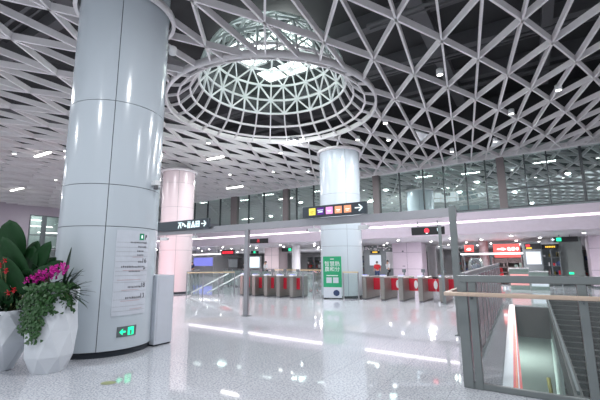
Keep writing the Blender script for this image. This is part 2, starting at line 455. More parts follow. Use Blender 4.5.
# ------------------------------------------------------------------ end wall: fascia, light strip, glazing
fb = MB()
n = 1
def fbox(mb, x0, x1, z0, z1, d0, d1, mi=0):
    vs = [(x, faY(x)+d, z) for z in (z0, z1) for x, d in ((x0, d0), (x1, d0), (x1, d1), (x0, d1))]
    mb.add(vs, [(0, 3, 2, 1), (4, 5, 6, 7), (0, 1, 5, 4), (1, 2, 6, 5), (2, 3, 7, 6), (3, 0, 4, 7)], mi)
fbox(fb, -40, 12, 3.02, 3.62, 0, .5); fbox(fb, -40, 12, 3.76, 4.2, 0, .5); fbox(fb, -40, 12, 3.62, 3.76, .08, .5)
struct(fb.build('wall_fascia', M['fascia']))
ls = MB(); fbox(ls, -40, 12, 3.66, 3.72, .02, .07)
tag(ls.build('linear_light', M['e_strip']), 'continuous white light strip along the lavender fascia', 'light strip')
tr = MB(); fbox(tr, -40, 12, 4.2, 4.26, -.02, .3); struct(tr.build('trim_1', M['steeldark']))
# glazing bays between pillars
PIL = [(-27.6, .6), (-20.75, .62), (-15.35, .45), (-8.12, .42), (-1.09, .36), (4.9, .4)]
for x, wd in PIL:
    p = MB(); fbox(p, x-wd/2, x+wd/2, 4.26, 7.12, -.05, .4)
    tag(p.build('steel_pillar', M['pillarbrown']), {-27.6: 'brown steel pillar at the far side end of the upper glazing', -20.75: 'brown steel pillar in the upper glazing beside the pink column',
        -15.35: 'brown steel pillar in the upper glazing between pink and white columns', -8.12: 'brown steel pillar in the glazing just beside the further white column',
        -1.09: 'brown steel pillar in the upper glazing above the stairs barrier', 4.9: 'brown steel pillar beyond the thick dark mullion'}[x], 'pillar', 'pillars in the upper glazing')
MUL = [[-38, -36, -34, -32, -30, -28.8], [-25.87, -24.1, -22.49], [-19.16, -17.56], [-14.4, -12.9, -11.4, -9.9], [-6.61, -5.17, -4.0, -2.81, -1.83], [.0, .95, 2.3, 3.6], [6.5, 8.2, 10, 12]]
edges = [-40]+[x for x, _ in PIL]+[12]
for b_ in range(len(edges)-1):
    x0, x1 = edges[b_], edges[b_+1]
    w_ = MB(); 
    for x in MUL[b_]:
        if x0 < x < x1: 
            t_ = .11 if x == 2.3 else .055
            fbox(w_, x-t_/2, x+t_/2, 4.26, 7.1, .04, .2)
    if x0 > -2: fbox(w_, x0, x1, 5.2, 5.26, .05, .15)
    fbox(w_, x0, x1, 4.26, 4.34, .04, .2)
    root = struct(w_.build('window_%d' % (b_+1), M['mullion']))
    g_ = MB()
    g_.add([(x0, faY(x0)+.12, 4.3), (x1, faY(x1)+.12, 4.3), (x1, faY(x1)+.12, 7.1), (x0, faY(x0)+.12, 7.1)], [(0, 1, 2, 3)])
    g_.build('pane', M['g_window'], root)

# gallery behind the glazing
w = MB(); w.box(-40, 12, 27.5, 27.7, 4.0, 7.6); struct(w.build('wall_gallery', M['wallgreen']))
w = MB(); w.box(-40.2, 12, 21.9, 27.7, 7.3, 7.5); 
struct(w.build('ceiling_gallery', M['wallgreen']))
w = MB(); fbox(w, -40, 12, 3.9, 4.05, .5, 7); struct(w.build('floor_gallery', M['wall']))
w = MB(); w.box(2.9, 3.1, 22.3, 27.5, 4.05, 7.3); struct(w.build('wall_gallery_cross', M['wallgreen']))
GL = [(-26, 24.5), (-22, 25.5), (-18.5, 24.5), (-14, 25.5), (-11, 25), (-5.8, 25), (-3, 25.6), (1, 25), (5.5, 25)]
t0 = None
for i, (x, y) in enumerate(GL):
    p = MB(); p.box(x-.55, x+.55, y-.07, y+.07, 7.16, 7.2)
    h = MB(); h.box(x-.6, x+.6, y-.1, y+.1, 7.2, 7.32)
    t = thing('gallery_light', (x, y, 7.2), 'short white ceiling light in the upper gallery behind the glazing', 'ceiling light', 'gallery ceiling lights')
    p.build('diffuser', M['e_white'], t); h.build('housing', M['steeldark'], t)

# side wall far left, with one high window
WY0, WY1, WZ0, WZ1 = 15.9, 19.6, 3.0, 6.2
w = MB(); w.box(-40.3, -40, -8, WY0, 3.0, 7.2); w.box(-40.3, -40, WY1, 24.5, 3.0, 7.2); w.box(-40.3, -40, WY0, WY1, WZ1, 7.2)
struct(w.build('wall_left', M['fascia']))
w = MB()
for y in (WY0+.05, WY0+1.25, WY1-.05): w.box(-40.1, -39.95, y-(.05 if y != WY0+1.25 else .2), y+(.05 if y != WY0+1.25 else .2), WZ0, WZ1)
for z in (WZ0+.05, 4.3, WZ1-.05): w.box(-40.1, -39.96, WY0, WY1, z-.05, z+.05)
wn = struct(w.build('window_8', M['steeldark']))
g_ = MB(); g_.box(-40.16, -40.14, WY0, WY1, WZ0, WZ1); g_.build('pane', M['g_clear'], wn)
w = MB(); w.box(-43.2, -43, -8, 24, 0, 7.2); w.box(-43, -40.3, 12, 24, 7.0, 7.2); struct(w.build('wall_left_back', M['wallgreen']))
w = MB(); w.box(-43, -40, -8, 24, 2.9, 3.0); struct(w.build('ceiling_left_low', M['backceil']))
for q, z in enumerate((5.9, 5.3, 4.7)):
    t = thing('side_light', (-42.2, 16.8+q*.8, z), 'short white light tube behind the high window at the far left', 'light', 'tubes behind the far left window')
    m = MB(); m.box(-42.25, -42.15, 16.2+q*.7, 18.2+q*.7, z, z+.06); m.build('tube', M['e_strip'], t)
    m = MB(); m.box(-42.99, -42.17, 17+q*.7, 17.06+q*.7, z+.0, z+.08); m.build('bracket', M['steeldark'], t)

# back concourse beyond the fascia
w = MB()
w.add([(-46, faY(-46)+.5, 3.02), (12, faY(12)+.5, 3.02), (12, 58, 3.02), (-46, 58, 3.02), (-46, faY(-46)+.5, 3.3), (12, faY(12)+.5, 3.3), (12, 58, 3.3), (-46, 58, 3.3)],
      [(0, 3, 2, 1), (4, 5, 6, 7), (0, 1, 5, 4), (1, 2, 6, 5), (2, 3, 7, 6), (3, 0, 4, 7)])
struct(w.build('ceiling_back', M['backceil']))
w = MB(); w.box(-46, 12, 57.5, 57.8, 0, 3.1); struct(w.build('wall_back', M['wallwhite']))
w = MB(); w.box(12, 12.2, -8, 58, 0, 10.3); struct(w.build('wall_right', M['wall']))
w = MB(); w.box(-46.2, -46, -8, 58, 0, 3.3); struct(w.build('wall_far_left', M['wallwhite']))

# ------------------------------------------------------------------ sign gantry
g = thing('sign_gantry', (-7.6, 8.97, 0), 'long steel gantry beam on posts carrying the two dark signs', 'sign gantry')
b = MB(); b.box(-13.2, -1.42, 8.94, 9.06, 2.6, 2.8); b.build('beam', M['steel'], g)
for x in (-7.56, -1.5): 
    b = MB(); b.box(x-.07, x+.07, 8.92, 9.02, 0, 2.62 if x < -2 else 2.84); b.build('post', M['steel'] if x < -2 else M['steelgreen'], g)
    b = MB(); b.box(x-.12, x+.12, 8.88, 9.06, 0, .015); b.build('base_plate', M['steeldark'], g)

def arrow(mb, x, z, s, y, mi=0, flip=1):
    mb.bar((x-s*flip, y, z), (x+s*flip, y, z), .012, s*.28, mi)
    mb.bar((x+s*flip, y, z+.0), (x+.1*s*flip, y, z+s*.85), .012, s*.28, mi)
    mb.bar((x+s*flip, y, z-.0), (x+.1*s*flip, y, z-s*.85), .012, s*.28, mi)
# left sign (toilets etc.)
YS = 8.8
s1 = thing('direction_sign', (-10, YS, 2.85), 'long dark sign with white toilet and lift pictograms and arrow', 'sign')
b = MB(); b.box(-11.95, -9.13, YS, YS+.12, 2.73, 3.07); b.build('sign_board', M['sign'], s1, .01)
b = MB(); arrow(b, -9.32, 2.9, .11, YS-.012); b.build('arrow', M['e_signwhite'], s1)
# pictograms: person, escalator, toilet pair, lift
b = MB(); x = -10.2
b.lathe([(0, 0), (.04, 0)], 10, (0, 0))
b.v.clear(); b.f.clear(); b.mi.clear(); b.smooth.clear()
b.box(x-.16, x+.16, YS-.012, YS, 2.99, 3.02); b.bar((x, YS-.01, 2.98), (x-.13, YS-.01, 2.78), .01, .05); b.bar((x, YS-.01, 2.98), (x+.13, YS-.01, 2.78), .01, .05)
x = -9.83; b.bar((x-.15, YS-.01, 2.98), (x+.16, YS-.01, 2.84), .01, .07); b.bar((x-.15, YS-.01, 2.98), (x-.15, YS-.01, 2.86), .01, .05); b.bar((x+.02, YS-.01, 2.85), (x+.2, YS-.01, 2.85), .01, .05)
b.squeeze().build('escalator_pictogram', M['e_signwhite'], s1)
b = MB()
for x in (-9.5, -9.36):
    b.box(x-.045, x+.045, YS-.012, YS, 2.86, 2.97); b.box(x-.035, x-.008, YS-.012, YS, 2.76, 2.86); b.box(x+.008, x+.035, YS-.012, YS, 2.76, 2.86); b.box(x-.03, x+.03, YS-.012, YS, 2.985, 3.035)
b.squeeze().build('toilet_pictogram', M['e_signwhite'], s1)
b = MB(); x = -9.08; b.bar((x, YS-.01, 3.02), (x-.15, YS-.01, 2.77), .01, .05); b.bar((x, YS-.01, 3.02), (x+.15, YS-.01, 2.77), .01, .05); b.box(x-.1, x+.1, YS-.012, YS, 2.78, 2.82); b.box(x-.025, x+.025, YS-.012, YS, 2.84, 2.92)
b.squeeze().build('exit_pictogram', M['e_signwhite'], s1)
b = MB(); x = -8.72
for q in (-.14, -.05, .05, .14): b.box(x+q-.015, x+q+.015, YS-.012, YS, 2.78, 3.02)
for z in (2.78, 2.9, 3.0): b.box(x-.15, x+.15, YS-.012, YS, z, z+.025)
b.squeeze().build('lift_pictogram', M['e_signwhite'], s1)
# right sign (line squares)
s2 = thing('line_sign', (-4.45, YS, 2.95), 'dark sign with five coloured line squares and white arrow', 'sign')
b = MB(); b.box(-5.42, -3.52, YS, YS+.12, 2.81, 3.12); b.build('sign_board', M['sign'], s2, .01)
b = MB(); arrow(b, -3.72, 2.97, .1, YS-.012); b.build('arrow', M['e_signwhite'], s2)
for x, m in ((-5.1, 'e_yellow'), (-4.84, 'e_purple'), (-4.57, 'e_pinksq'), (-4.3, 'e_orange'), (-4.03, 'e_orange')):
    b = MB(); b.box(x-.1, x+.1, YS-.012, YS, 2.87, 3.06); q = b.build('line_square', M[m], s2)
    c_ = MB()
    if m == 'e_purple': c_.box(x-.07, x+.07, YS-.018, YS-.012, 2.93, 2.955); c_.box(x-.09, x+.09, YS-.018, YS-.012, 2.985, 3.0)
    else: c_.box(x-.06, x+.06, YS-.018, YS-.012, 2.955, 2.97); c_.box(x-.04, x+.04, YS-.018, YS-.012, 2.92, 2.93)
    c_.build('lettering', M['e_signwhite'] if m != 'e_yellow' else M['olive'], q)
# cctv cameras under the beam
def cctv(x, y, z, dx, label):
    t = thing('security_camera', (x, y, z+.12), label, 'security camera', 'cameras under the gantry')
    m = MB(); m.tube([(x, y, z+.13), (x, y, z+.02)], .02); m.build('bracket', M['white'], t)
    m = MB(); m.box(x-.17, x+.15, y-.07, y+.04, z-.07, z+.03, 0, dx, (x, y, 0)); m.build('housing', M['white'], t, .015)
    m = MB(); m.tube([(x-.17*cos(dx), y-.17*sin(dx)-.015, z-.02), (x-.2*cos(dx), y-.2*sin(dx)-.015, z-.02)], .03); m.build('lens', M['black'], t)
cctv(-11.5, 8.97, 2.49, .3, 'white security camera under the gantry beside the pink column')
cctv(-9.9, 8.97, 2.49, -.4, 'white security camera under the gantry below the end of the toilet sign')
cctv(-5.15, 8.97, 2.49, .5, 'white security camera under the gantry by the near edge of the white column')
cctv(-3.65, 8.97, 2.49, -.5, 'white security camera under the gantry below the tip of the line sign')
# small things on column 1
a = R(20); p = C1+Vector((cos(a), sin(a)))*.9
t = thing('wall_camera', (p.x, p.y, 3.15), 'small camera box on the near white column beside its upper seam', 'security camera')
m = MB(); m.box(p.x-.02, p.x+.14, p.y-.05, p.y+.07, 3.12, 3.22); m.build('housing', M['white'], t, .01)
m = MB(); m.tube([(p.x+.1, p.y-.0, 3.11), (p.x+.1, p.y-.0, 3.04)], .05); m.build('lens', M['gatedark'], t)
a = R(44); p = C1+Vector((cos(a), sin(a)))*1.0
m = MB(); m.lathe([(0, 6.2), (.07, 6.22), (.09, 6.28), (.09, 6.38), (.0, 6.44)], 16, p)
m.bar((p.x, p.y, 6.32), (C1.x+.6, C1.y+.55, 6.32), .03, .03)
tag(m.build('ceiling_speaker', M['white']), 'small round white speaker near the top of the near column', 'speaker')

# directory on column 1
def cpt(r, a, z): return Vector((C1.x+r*cos(R(a)), C1.y+r*sin(R(a)), z))
def cpatch(mb, a0, a1, z0, z1, r, th=.004, n=8, mi=0):
    for k_ in range(n):
        aa, ab = a0+(a1-a0)*k_/n, a0+(a1-a0)*(k_+1)/n
        vs = [cpt(rr, q, z) for rr in (r, r+th) for z in (z0, z1) for q in (aa, ab)]
        fs = [(4, 5, 7, 6), (0, 4, 6, 2) if k_ == 0 else None, (1, 3, 7, 5) if k_ == n-1 else None, (2, 6, 7, 3), (0, 1, 5, 4)]
        mb.add(vs, [f_ for f_ in fs if f_], mi)
dp = thing('directory_panel', tuple(cpt(.89, 358, 1.4)), 'tall pale directory panel of grey lines of text on the near column', 'directory')
m = MB(); cpatch(m, 336, 378, .68, 2.2, .896, .006, 16); m.build('glass_sheet', M['frost'], dp)
m = MB()
rows = [2.02, 1.93, 1.85, 1.77, 1.67, 1.56, 1.5, 1.42, 1.3, 1.14, 1.0, .88, .8]
for z in rows: m = MB(); cpatch(m, 337, 377, z-.045, z-.041, .904, .001, 8); m.build('row_rule', M['inksoft'], dp)
m = MB(); rnd = random.Random(3)
def line_txt(a0, a1, z, h, gap=.6):
    q = a0
    while q < a1:
        wdt = rnd.uniform(.9, 1.6); 
        cpatch(m, q, min(q+wdt, a1), z-h*rnd.uniform(.4, .6), z+h*rnd.uniform(.3, .6), .904, .0015, 1); q += wdt+gap
for a0, a1, z, h in ((352, 371, 1.98, .02), (362, 371, 1.9, .02), (361, 370, 1.82, .018), (361, 370, 1.75, .018), (363, 370, 1.62, .02), (343, 373, 1.535, .022),
                     (352, 366, 1.45, .018), (352, 369, 1.17, .024), (350, 369, .98, .024), (371, 374, 1.98, .03), (371.5, 374, 1.9, .03), (371, 374, 1.5, .03)):
    m = MB(); line_txt(a0, a1, z, h*1.3, .7); m.build('text_line', M['inkmid'], dp)
m = MB(); 
for a0, a1, z in ((345, 371, 1.47), (340, 368, 1.3), (345, 366, 1.12), (345, 368, .93), (356, 372, .78), (355, 370, 1.71)): 
    cpatch(m, a0, a1, z-.004, z+.004, .904, .0015, 6)
m.build('small_print', M['inkpink'], dp)
def curved_text(nm, s, size, a, z, mt, parent, r=.906):
    rot = Matrix.Rotation(R(a)+pi/2, 3, 'Z') @ FACE_MY
    return text(nm, s, size, cpt(r, a, z), rot, mt, parent, .001)
curved_text('exit_number', '16', .12, 371.5, 1.64, M['ink'], dp)
curved_text('exit_number', '18', .12, 371.5, 1.19, M['ink'], dp)
curved_text('exit_number', '13', .12, 371.5, 1.0, M['ink'], dp)
m = MB(); cpatch(m, 363, 369.3, 2.03, 2.15, .904, .003, 3); gi = m.build('green_icon', M['green'], dp)
m = MB(); cpatch(m, 365.2, 367, 2.06, 2.12, .909, .002, 1); m.build('exit_figure', M['e_signwhite'], gi)
m = MB(); cpatch(m, 371.5, 373.8, 2.08, 2.13, .904, .002, 1); cpatch(m, 370.8, 372, 2.04, 2.08, .904, .002, 1); m.build('exit_arrow', M['ink'], dp)
# emergency exit light low on column 1
ex = thing('exit_light', tuple(cpt(.89, 352, .4)), 'grey low exit light glowing green arrow and figure on near column', 'exit sign')
m = MB(); cpatch(m, 343.5, 366, .315, .49, .892, .012, 8); m.build('housing', M['steeldark'], ex)
m = MB(); cpatch(m, 355.5, 362.5, .335, .47, .907, .003, 3); q = m.build('figure_panel', M['e_green'], ex)
m = MB(); cpatch(m, 357.9, 359.9, .345, .42, .912, .002, 1); m.build('doorway_figure', M['steeldark'], q)
m = MB()
cpatch(m, 349, 353, .385, .415, .907, .003, 2)
vs = [cpt(.911, 346, .4), cpt(.911, 349.7, .345), cpt(.911, 349.7, .455)]; m.add(vs, [(0, 1, 2)]); m.build('arrow', M['e_green'], ex)

# cabinet beside column 1
cb = thing('equipment_cabinet', (-6.8, 5.0, 0), 'plain pale grey cabinet standing against the near column', 'cabinet')
m = MB(); m.box(-7.0, -6.4, 4.86, 5.28, .03, 1.36); m.build('body', M['offwhite'], cb, .008)
m = MB(); m.box(-6.98, -6.42, 4.88, 5.26, 0, .03); m.build('plinth', M['skirt'], cb)
m = MB(); m.box(-6.4, -6.394, 4.9, 5.24, .1, 1.3); m.build('door', M['offwhite'], cb)

# floor sticker
m = MB(); cx, cy = -5.05, 3.15
n_ = 20; vs = [Vector((cx, cy, .003))+CR*(.1*cos(2*pi*q/n_))+CF*(.075*sin(2*pi*q/n_)) for q in range(n_)]
m.add(vs, [tuple(range(n_))]); st_ = m.build('floor_sticker', M['sticker'])
tag(st_, 'small oval yellow green sticker on the floor before the planters', 'sticker')

# ------------------------------------------------------------------ planters
def planter(c, prof, label, ang=0, n=8):
    t = thing('faceted_planter', (c.x, c.y, 0), label, 'planter')
    m = MB(); vs = []; fs = []
    L = len(prof)
    for i, (r, z) in enumerate(prof):
        for k_ in range(n): a = ang+2*pi*(k_+.5*(i % 2))/n; vs.append((c.x+r*cos(a), c.y+r*sin(a), z))
    for i in range(L-1):
        for k_ in range(n):
            a, b2 = i*n+k_, i*n+(k_+1) % n; c0, c1 = (i+1)*n+k_, (i+1)*n+(k_+1) % n
            if i % 2 == 0: fs += [(a, b2, c0), (b2, c1, c0)]
            else: fs += [(a, c1, c0), (a, b2, c1)]
    fs.append(tuple(range(n))[::-1]); m.add(vs, fs)
    rt, zt = prof[-1]
    m.build('pot', M['pot'], t)
    s_ = MB(); s_.lathe([(0, zt-.06), (rt*.93, zt-.06)], 20, c); s_.build('soil', M['soil'], t)
    # inner rim
    return t
PA = Vector((-6.42, 3.02)); PB = Vector((-7.15, 2.64))
planter(PA, [(.23, 0), (.335, .24), (.345, .6), (.335, .95), (.33, 1.2)], 'tall white faceted planter with trailing ivy against the near column', .3)
planter(PB, [(.2, 0), (.39, .42), (.38, .66), (.39, .9)], 'low white faceted planter holding the broadleaf plant', .1)

def leaf_blade(mb, base, d, L, W, droop=.3, up=UP, seg=8, prof=None, fold=.15, mi=0):
    """curved pointed leaf: midrib bends downwards"""
    d = Vector(d).normalized(); base = Vector(base)
    side = d.cross(UP)
    if side.length < .05: side = Vector((CR))
    side.normalize(); nrm = side.cross(d)
    pts = []; p = base.copy(); dd = d.copy()
    for i in range(seg+1):
        t = i/seg; wv = (prof(t) if prof else sin(pi*min(1, t*.95+.03))**.8)*W/2
        nn = side.cross(dd).normalized()
        pts += [p-side*wv+nn*wv*fold, p.copy(), p+side*wv+nn*wv*fold]
        p = p+dd*(L/seg); dd = (dd+Vector((0, 0, -droop/seg))).normalized()
    fs = []
    for i in range(seg):
        a = i*3; fs += [(a, a+1, a+4, a+3), (a+1, a+2, a+5, a+4)]
    mb.add(pts, fs, mi, True)
def solid(o, t=.004): s_ = o.modifiers.new('s', 'SOLIDIFY'); s_.thickness = t; return o
def pos(c, r, f_, z): v = Vector((c.x, c.y, 0))+CR*r+CF*f_; v.z = z; return v

# broadleaf plant in PB
pl = thing('broadleaf_plant', (PB.x, PB.y, .84), 'tall broadleaf plant with big dark green leaves in the low planter', 'plant')
m = MB(); st = MB()
def bl(tip, root, W, droop=.3, side=None, m_=None):
    """broad leaf whose flat face looks towards the room; tip, root in (right, forward, z)"""
    mm = m_ or m
    a = pos(PB, *root); b2 = pos(PB, *tip); L = (b2-a).length; d = (b2-a).normalized()
    sd = side or CR; sd = (sd-d*sd.dot(d)).normalized(); nn = sd.cross(d)
    seg = 10; vs = []
    for i in range(seg+1):
        t = i/seg; wv = W/2*(sin(pi*min(1, .05+t*.95))**.55)
        p = a.lerp(b2, t)+nn*(.25*droop*L*(t*t-t))+Vector((0, 0, -droop*.25*L*t*t))
        vs += [p-sd*wv+nn*wv*.25, p, p+sd*wv+nn*wv*.25]
    fs = []
    for i in range(seg): q = i*3; fs += [(q, q+1, q+4, q+3), (q+1, q+2, q+5, q+4)]
    mm.add(vs, fs, 0, True)
    st.tube([pos(PB, root[0]*.2, root[1]*.2, .82), pos(PB, root[0]*.7, root[1]*.7, (.82+root[2])/2), a], .012, 5)
bl((-.02, -.1, 2.32), (.12, 0, 1.66), .46, .1)
bl((.02, -.25, 2.0), (.42, -.15, 1.40), .30, -.1)
bl((.62, .0, 1.98), (.30, .0, 1.3), .26, .1)
bl((.34, .1, 2.0), (.18, .1, 1.45), .26, .15)
bl((.50, .15, 1.86), (.2, .1, 1.35), .3, .3)
bl((.85, .0, 1.72), (.4, 0, 1.30), .22, .5)
bl((-.25, .1, 1.95), (.0, .05, 1.4), .34, .4)
bl((-.35, -.1, 1.70), (.0, 0, 1.3), .30, .5)
bl((.25, .25, 1.75), (.1, .1, 1.2), .34, .3)
bl((.5, -.2, 1.6), (.18, -.1, 1.15), .24, .6)
bl((-.1, -.2, 1.62), (.1, -.1, 1.1), .24, .7)
bl((.1, -.3, 1.75), (.45, -.2, 1.15), .26, .2); bl((.75, -.1, 1.62), (.35, -.1, 1.2), .24, .3); bl((.35, .0, 1.92), (.25, .0, 1.3), .3, .2)
bl((-.15, .2, 2.15), (.05, .15, 1.5), .34, .3); bl((.6, .2, 1.75), (.3, .1, 1.25), .28, .3); bl((-.05, -.3, 1.5), (.25, -.2, 1.0), .24, .4)
solid(m.build('leaves', M['leaf'], pl)); st.build('stems', M['stem'], pl)
# low foliage with red flowers in PB
an = thing('anthurium', (PB.x+.05, PB.y-.1, .84), 'bushy dark plant with small red flowers low in the low planter', 'flowering plant')
m = MB(); rnd = random.Random(5)
for q in range(150):
    a = rnd.uniform(0, 2*pi); rr = rnd.uniform(0, .36)
    base = Vector((PB.x+rr*cos(a)*.7, PB.y+rr*sin(a)*.7, .84+rnd.uniform(0, .3)))
    leaf_blade(m, base, (cos(a), sin(a), rnd.uniform(.1, 1.4)), rnd.uniform(.14, .3), rnd.uniform(.03, .075), rnd.uniform(.6, 1.6), seg=5)
solid(m.build('leaves', M['leaf2'], an), .003)
fm_ = MB()
for r_, f_, z in ((.1, -.4, 1.16), (.33, -.4, 1.18), (.16, -.4, 1.58), (.22, -.4, 1.65), (-.1, -.38, 1.1), (.26, -.4, 1.5), (.4, -.38, 1.22)):
    p = pos(PB, r_, f_, z)
    for q in range(5):
        a = 2*pi*q/5+r_*9
        leaf_blade(fm_, p, CR*cos(a)-CF*.3+UP*sin(a), .05, .04, .1, seg=4)
    st2 = p
    fm_.tube([p, Vector((PB.x, PB.y, .95)).lerp(p, .3)], .004, 4, 1)
solid(fm_.build('flowers', [M['red'], M['stem']], an), .003)

# orchid in PA
oc = thing('orchid', (PA.x, PA.y, 1.14), 'magenta orchid blossoms spraying above the tall planter', 'orchid')
m = MB(); rnd = random.Random(11); sm_ = MB()
for q in range(95):
    t = rnd.random(); cxr = -.34+.52*t+rnd.uniform(-.05, .05); z = 1.33+.20*t+rnd.uniform(-.07, .09)
    p = pos(PA, cxr, -.12+rnd.uniform(-.12, .12), z)
    for k_ in range(5):
        a = 2*pi*k_/5+rnd.random()
        leaf_blade(m, p, CR*cos(a)-CF*rnd.uniform(.1, .5)+UP*sin(a), .034, .03, .0, seg=3)
solid(m.build('blossoms', M['magenta'], oc), .002)
for q in range(5): sm_.tube([(PA.x, PA.y, 1.14), pos(PA, -.05*q, -.05, 1.3), pos(PA, -.3+.12*q, -.12, 1.36+.04*q)], .005, 5)
sm_.build('stems', M['stem'], oc)
# spiky plant in PA
sp = thing('spiky_plant', (PA.x+.1, PA.y+.1, 1.14), 'dark spiky grass leaves fanning out beside the near column', 'plant')
m = MB(); rnd = random.Random(4)
for q in range(34):
    th = R(rnd.uniform(-20, 75)); d = CR*cos(th)+UP*sin(th)*1.0-CF*rnd.uniform(-.2, .6)
    leaf_blade(m, pos(PA, .12, -.02, 1.16), d, rnd.uniform(.28, .5), .028, rnd.uniform(.1, .7), seg=6)
leaf_blade(m, pos(PA, .1, 0, 1.2), CR*.12+UP, .66, .09, .05, seg=7)
leaf_blade(m, pos(PA, .0, 0, 1.25), CR*.8+UP*.75, .5, .05, .7, seg=7)
leaf_blade(m, pos(PA, -.1, 0, 1.25), CR*.9+UP*.6, .55, .05, .7, seg=7)
leaf_blade(m, pos(PA, -.1, .05, 1.25), -CR*.5+UP*.8, .5, .05, .7, seg=7)
solid(m.build('blades', M['spiky'], sp), .003)
# ivy on PA
iv = thing('trailing_ivy', (PA.x, PA.y, 1.14), 'leafy green ivy spilling down the tall white planter', 'ivy')
m = MB(); v_ = MB(); rnd = random.Random(9)
def ivyleaf(p, s=.035):
    a = rnd.uniform(0, 2*pi); n_ = (-CF+Vector((rnd.uniform(-.6, .6), rnd.uniform(-.6, .6), rnd.uniform(-.3, .9)))).normalized()
    u = n_.cross(UP).normalized(); w_ = u.cross(n_); u2 = u*cos(a)+w_*sin(a); w2 = -u*sin(a)+w_*cos(a)
    m.add([p-w2*s*.3, p+u2*s*.75-w2*s*.1, p+u2*s*.45+w2*s*.5, p+w2*s*1.1, p-u2*s*.45+w2*s*.5, p-u2*s*.75-w2*s*.1], [(0, 1, 2), (0, 2, 3), (0, 3, 4), (0, 4, 5)])
def surf(u, z):    # point just outside the pot, u = right coordinate
    rr = .365 if z > .3 else .35
    u = max(-.355, min(.355, u)); return pos(PA, u, -math.sqrt(max(.0004, rr*rr-u*u))-.0, z)
for q in range(520):        # mass over the rim
    u = rnd.uniform(-.27, .31); 
    z = 1.25-abs(rnd.gauss(0, .14))+.06*rnd.random()
    ivyleaf(surf(u, z)+CF*rnd.uniform(-.03, .1)*(1 if z < 1.2 else 3)+Vector((0, 0, .0)), .036)
for q in range(160):
    a = rnd.uniform(0, 2*pi); rr = rnd.uniform(0, .32); ivyleaf(Vector((PA.x+rr*cos(a), PA.y+rr*sin(a), 1.2+rnd.uniform(0, .1))), .036)
def trail(u0, u1, z1, n_, z0=1.15, w_=.035):
    pts = []
    for i in range(14):
        t = i/13; z = z0+(z1-z0)*t; u = u0+(u1-u0)*t+.02*sin(t*9+u0*20); pts.append(surf(u, z))
    v_.tube(pts, .005, 5)
    for q in range(n_):
        t = rnd.random()**.9; i = min(12, int(t*13)); p = pts[i].lerp(pts[i+1], t*13-i)
        ivyleaf(p-CF*rnd.uniform(-.01, .03)+CR*rnd.gauss(0, w_), .032)
trail(-.22, -.36, .50, 110); trail(-.18, -.05, .62, 120, w_=.06); trail(-.3, -.42, .55, 70); trail(-.05, -.0, .68, 90, w_=.05); trail(.14, .12, .86, 45); trail(.3, .38, .84, 26, w_=.015); trail(.24, .41, .96, 20, w_=.015)
trail(-.1, -.2, .62, 90, w_=.05); trail(.0, -.06, .46, 130, w_=.05); trail(.05, .02, .55, 90, w_=.05); trail(.02, .22, .88, 30, .98, .02)
solid(m.build('leaves', M['ivy'], iv), .002); v_.build('vines', M['stem'], iv)

# ------------------------------------------------------------------ ticket gates
def gate(x, y, label, group, wide=.2, red=True, long=1.7, fy=.85):
    t = thing('ticket_gate', (x, y, 0), label, 'ticket gate', group)
    m = MB(); m.box(x-wide/2, x+wide/2, y, y+long, .06, .96); m.build('body', M['gate'], t, .03)
    m = MB(); m.box(x-wide/2+.02, x+wide/2-.02, y+.02, y+long-.02, 0, .06); m.build('foot', M['gatedark'], t)
    m = MB(); m.box(x-wide/2, x+wide/2, y-.02, y+.34, .96, 1.03); m.build('reader_top', M['white'], t, .02)
    m = MB(); m.box(x-.09, x+.09, y+.03, y+.2, 1.03, 1.045); m.build('card_pad', M['e_bluescreen'], t)
    m = MB(); m.box(x-wide/2+.03, x+wide/2-.03, y+.02, y+.9, .42, .7); 
    m = MB(); m.bar((x, y+.55, .96), (x, y+.62, 1.22), .05, .05); m.build('sensor_arm', M['steeldark'], t)
    m = MB(); m.box(x-.08, x+.08, y+.55, y+.6, 1.14, 1.27); m.build('passage_light', M['steeldark'], t)
    if red:
        for sgn in (-1, 1):
            m = MB(); xa, xb = (x+sgn*wide/2, x+sgn*.39)
            y_ = y+fy
            if long < 1.5: xb = x+sgn*.27
            if xa > xb: xa, xb = xb, xa
            m.box(xa, xb, y_, y_+.015, .38, .88)
            m.build('flap', M['redpanel'], t)
    return t
XL = [-12.25, -11.5, -10.78, -10.06, -9.34]
nm = ['nearest the stair railing', 'second out from the stair railing', 'middle one', 'second in from the glass fence', 'next to the glass fence']
for i, x in enumerate(XL): gate(x, 14.15, 'steel gate left of the white column, '+nm[i], 'ticket gates between the pink and white columns', long=1.3, fy=.3)
XRR = [-6.25, -5.45, -4.68, -3.9, -3.1]
nm = ['first from the column', 'second from the column', 'third from the column', 'fourth from the column', 'last by the tall slim post']
for i, x in enumerate(XRR): gate(x, 15.1, 'steel gate right of the white column, '+nm[i], 'ticket gates beside the further white column')
# round white glass discs on the right-hand flaps
for i, x in enumerate((-5.06, -4.29, -3.5)):
    m = MB(); n_ = 20; vs = [(x+.075*cos(2*pi*q/n_), 15.93, .64+.17*sin(2*pi*q/n_)) for q in range(n_)]+[(x+.075*cos(2*pi*q/n_), 15.945, .64+.17*sin(2*pi*q/n_)) for q in range(n_)]
    fs = [tuple(range(n_)), tuple(range(n_, 2*n_))[::-1]]+[(q, (q+1) % n_, n_+(q+1) % n_, n_+q) for q in range(n_)]
    m.add(vs, fs); tag(m.build('flap_disc', M['white']), ['white oval disc on the gate flap nearest the further column', 'white oval disc on the middle red gate flap', 'white oval disc on the red gate flap nearest the slim post'][i], 'disc', 'oval discs on the gate flaps')
t = thing('slim_post', (-3.0, 15.0, 0), 'tall slim blue grey post beside the last red ticket gate', 'post')
m = MB(); m.box(-3.06, -2.95, 14.95, 15.05, .02, 2.95); m.build('pole', M['steelgreen'], t)
